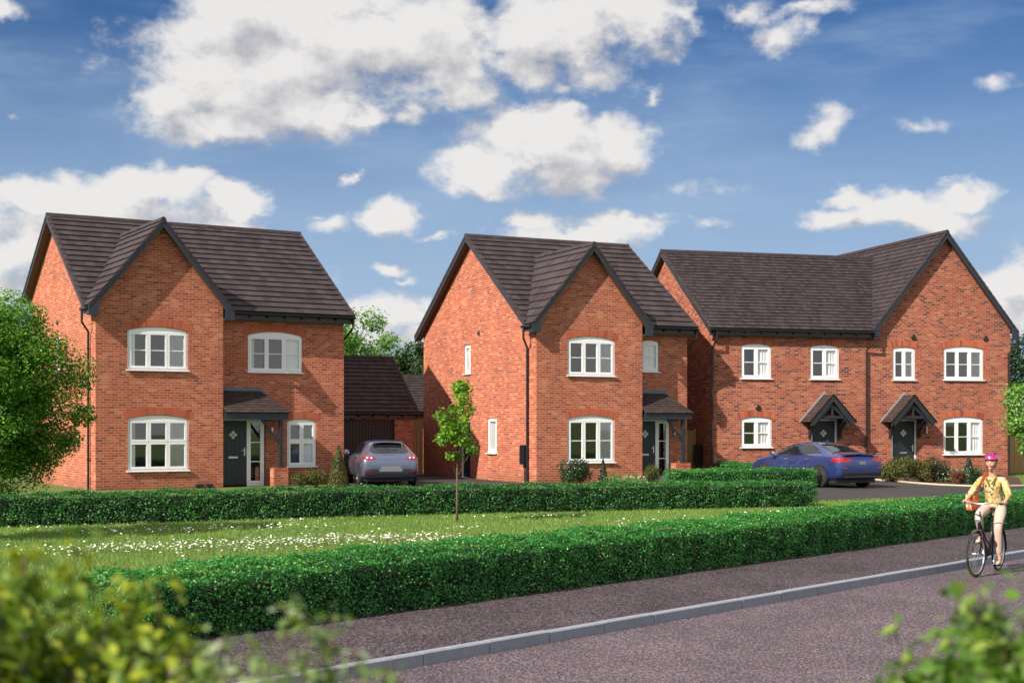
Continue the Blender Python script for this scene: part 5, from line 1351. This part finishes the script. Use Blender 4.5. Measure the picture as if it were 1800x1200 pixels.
# ---------------------------------------------------------------- camera, sun, sky
cam=bpy.data.cameras.new('camera');co=bpy.data.objects.new('camera',cam);col.objects.link(co)
co.location=(0,0,1.9);co.rotation_euler=(R(90),0,0);cam.lens=50;cam.sensor_width=36;cam.sensor_fit='HORIZONTAL'
cam.shift_y=(748-600)/1800.;cam.clip_end=3000;cam.clip_start=.1
cam.dof.use_dof=True;cam.dof.focus_distance=27;cam.dof.aperture_fstop=3.6
sc.camera=co
SAZ=R(44.5);SEL=R(37)   # direction the light travels (from +X) and its elevation
sun=bpy.data.lights.new('sun','SUN');so=bpy.data.objects.new('sun',sun);col.objects.link(so)
d=Vector((math.cos(SAZ)*math.cos(SEL),math.sin(SAZ)*math.cos(SEL),-math.sin(SEL)))
so.rotation_euler=d.to_track_quat('-Z','Y').to_euler();sun.energy=5.0;sun.angle=R(.5);sun.color=(1,.90,.76)
w=bpy.data.worlds.new('World');sc.world=w;w.use_nodes=True;t=NT(w.node_tree);w.node_tree.nodes.clear()
out=t.node('ShaderNodeOutputWorld');bg=t.node('ShaderNodeBackground')
sky=t.node('ShaderNodeTexSky');sky.sky_type='NISHITA';sky.sun_disc=False;sky.sun_elevation=SEL
# sky: sun_rotation measured clockwise from +Y; the sun stands opposite to the light's travel
sx,sy=-math.cos(SAZ),-math.sin(SAZ);sky.sun_rotation=math.atan2(sx,sy)%(2*math.pi)
sky.air_density=1.0;sky.dust_density=.6;sky.ozone_density=2.5
bg.inputs['Strength'].default_value=.078
geo=t.node('ShaderNodeTexCoord');sp=t.node('ShaderNodeSeparateXYZ');t.lk(geo.outputs['Generated'],sp.inputs[0])
elv=t.m('ARCSINE',sp.outputs[2])
tint=t.mix(1.,sky.outputs[0],(.15,.36,.62,1),'MULTIPLY')
veil=t.m('MULTIPLY',t.m('SUBTRACT',1,t.sstep(elv,.06,.32)),.92)
wisp=t.node('ShaderNodeMapping');wisp.inputs['Scale'].default_value=(1.,1.,4.5);t.lk(geo.outputs['Generated'],wisp.inputs[0])
wv=t.m('MULTIPLY',t.sstep(t.noise(wisp.outputs[0],5.,8,.6),.42,.78),.5)
veil=t.m('ADD',veil,t.m('MULTIPLY',wv,t.m('SUBTRACT',1,veil)))
skc=t.mix(veil,tint,(3.3,4.5,6.1,1));t.lk(skc,bg.inputs['Color'])
geo=t.node('ShaderNodeTexCoord');sp=t.node('ShaderNodeSeparateXYZ');t.lk(geo.outputs['Generated'],sp.inputs[0])
X,Y,Z=sp.outputs
az=t.m('ARCTAN2',X,Y);el=t.m('ARCSINE',Z)
cmb=t.node('ShaderNodeCombineXYZ');t.lk(az,cmb.inputs[0]);t.lk(t.m('MULTIPLY',el,1.35),cmb.inputs[1])
def field(az_,el_,vec,tag_):
    B=[(440,120,215,105,1),(300,170,95,45,.85),(400,215,150,48,1),(520,190,150,60,1),(600,50,240,95,1),(770,80,130,110,1),(420,30,120,60,.95),(645,197,38,20,.85),(800,170,90,45,.75),(720,190,60,30,.7),
       (1010,50,170,85,.85),(1120,30,110,60,.85),(920,40,110,80,.9),(930,120,80,60,.75),(1060,120,100,55,.7),(1150,90,70,40,.6),(1200,20,50,45,.7),(985,150,60,30,.6),
       (950,262,150,66,1),(845,290,105,42,1),(1075,255,88,66,1),(985,210,70,38,.9),(900,222,40,22,.8),(1010,312,110,32,.9),(1155,160,26,18,.6),(1140,215,50,26,.55),
       (633,303,30,13,.65),(50,335,95,42,1),(240,335,150,42,1),(160,345,150,40,1),(415,350,62,34,1),(330,325,70,26,.9),(150,400,250,60,.95),(380,390,120,34,.8),(20,430,120,50,.85),(350,480,420,60,.5),
       (690,376,60,38,1),(585,388,56,24,.8),(545,372,30,14,.6),(775,412,38,16,.6),(930,385,70,28,1),(1095,385,88,28,1),(1010,412,150,28,.9),(1140,372,40,18,.8),
       (1590,372,130,40,1),(1700,345,72,26,1),(1490,345,56,26,.95),(1480,390,80,28,.9),(1640,385,110,30,.8),(1455,212,92,42,.7),(1380,60,70,40,.65),(1400,20,100,26,.7),(1330,8,70,22,.65),(1625,225,52,26,.6),(1750,140,60,28,.5),(20,15,46,30,.75),(30,190,30,14,.5),
       (690,462,46,18,.75),(705,490,30,12,.6),(670,560,110,48,.95),(600,600,120,50,.85),(760,600,120,45,.8),(1790,485,85,60,1),(1740,560,120,60,.9),(10,500,70,60,.8),(1240,390,60,20,.5),(1230,330,120,30,.4),(1350,640,500,60,.5)]
    f=None
    for cx,cy,rx,ry,w_ in B:
        a0=math.atan((cx-900)/2500);e0=math.atan((748-cy)/2500*math.cos(a0))
        a=t.m('MULTIPLY_ADD',az_,2500/rx,-a0*2500/rx);b=t.m('MULTIPLY_ADD',el_,2500/ry,-e0*2500/ry)
        d2=t.m('ADD',t.m('MULTIPLY',a,a),t.m('MULTIPLY',b,b))
        v=t.m('MULTIPLY_ADD',t.m('SQRT',d2),-w_*.6,w_)   # 1 at the centre, .4 at the rim
        f=v if f is None else t.m('SMOOTH_MAX',f,v,.12)
    return f
wn=t.node('ShaderNodeTexNoise');wn.inputs['Scale'].default_value=14;wn.inputs['Detail'].default_value=5;wn.inputs['Roughness'].default_value=.6;t.lk(cmb.outputs[0],wn.inputs['Vector'])
ws=t.node('ShaderNodeSeparateColor');t.lk(wn.outputs['Color'],ws.inputs[0])
azw=t.m('ADD',az,t.m('MULTIPLY_ADD',ws.outputs[0],.07,-.035));elw=t.m('ADD',el,t.m('MULTIPLY_ADD',ws.outputs[1],.05,-.025))
F0=field(azw,elw,None,'a')
n1=t.noise(cmb.outputs[0],22,9,.62);n2=t.noise(cmb.outputs[0],75,6,.65)
# unseen cloud outside the view, added to lift the ambient light
# broken cover overhead and behind the camera, put there as fill light
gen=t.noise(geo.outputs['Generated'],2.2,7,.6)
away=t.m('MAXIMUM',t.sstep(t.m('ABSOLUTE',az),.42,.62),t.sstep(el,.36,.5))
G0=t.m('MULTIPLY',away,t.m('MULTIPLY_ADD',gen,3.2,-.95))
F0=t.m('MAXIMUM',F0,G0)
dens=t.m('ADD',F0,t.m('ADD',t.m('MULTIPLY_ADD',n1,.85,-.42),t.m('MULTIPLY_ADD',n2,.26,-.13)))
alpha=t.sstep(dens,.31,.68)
# relief: same noise sampled a little toward the sun side (up-left)
mp=t.node('ShaderNodeMapping');mp.inputs['Location'].default_value=(-.010,.016,0);t.lk(cmb.outputs[0],mp.inputs[0])
n1b=t.noise(mp.outputs[0],22,9,.62)
azb=t.m('ADD',azw,-.008);elb=t.m('ADD',elw,.022)
F1=field(azb,elb,None,'b')
rel=t.m('ADD',t.m('MULTIPLY',t.m('SUBTRACT',n1,n1b),2.3),t.m('MULTIPLY',t.m('SUBTRACT',F0,F1),1.5))
tone=t.m('ADD',t.m('ADD',.79,rel),t.m('MULTIPLY',t.sstep(dens,.70,1.15),-.32),clamp=True)
cc=t.ramp(tone,[(0,(.31,.32,.35)),(.4,(.42,.42,.44)),(.75,(.56,.55,.545)),(1,(.65,.635,.62))])
bgc=t.node('ShaderNodeBackground');t.lk(cc,bgc.inputs[0]);t.lk(t.m('MULTIPLY_ADD',away,.0,.87),bgc.inputs[1])
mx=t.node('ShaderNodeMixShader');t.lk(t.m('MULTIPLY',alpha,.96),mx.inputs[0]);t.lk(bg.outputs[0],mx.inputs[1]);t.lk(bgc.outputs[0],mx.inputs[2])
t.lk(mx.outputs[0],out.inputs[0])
w.cycles.sampling_method='MANUAL';w.cycles.sample_map_resolution=1024
vs_=sc.view_settings;vs_.view_transform='Standard';vs_.look='None';vs_.gamma=1;vs_.exposure=.6;vs_.use_curve_mapping=False
sc.cycles.max_bounces=8;sc.cycles.transparent_max_bounces=12;sc.cycles.use_denoising=True;sc.cycles.caustics_reflective=False;sc.cycles.caustics_refractive=False
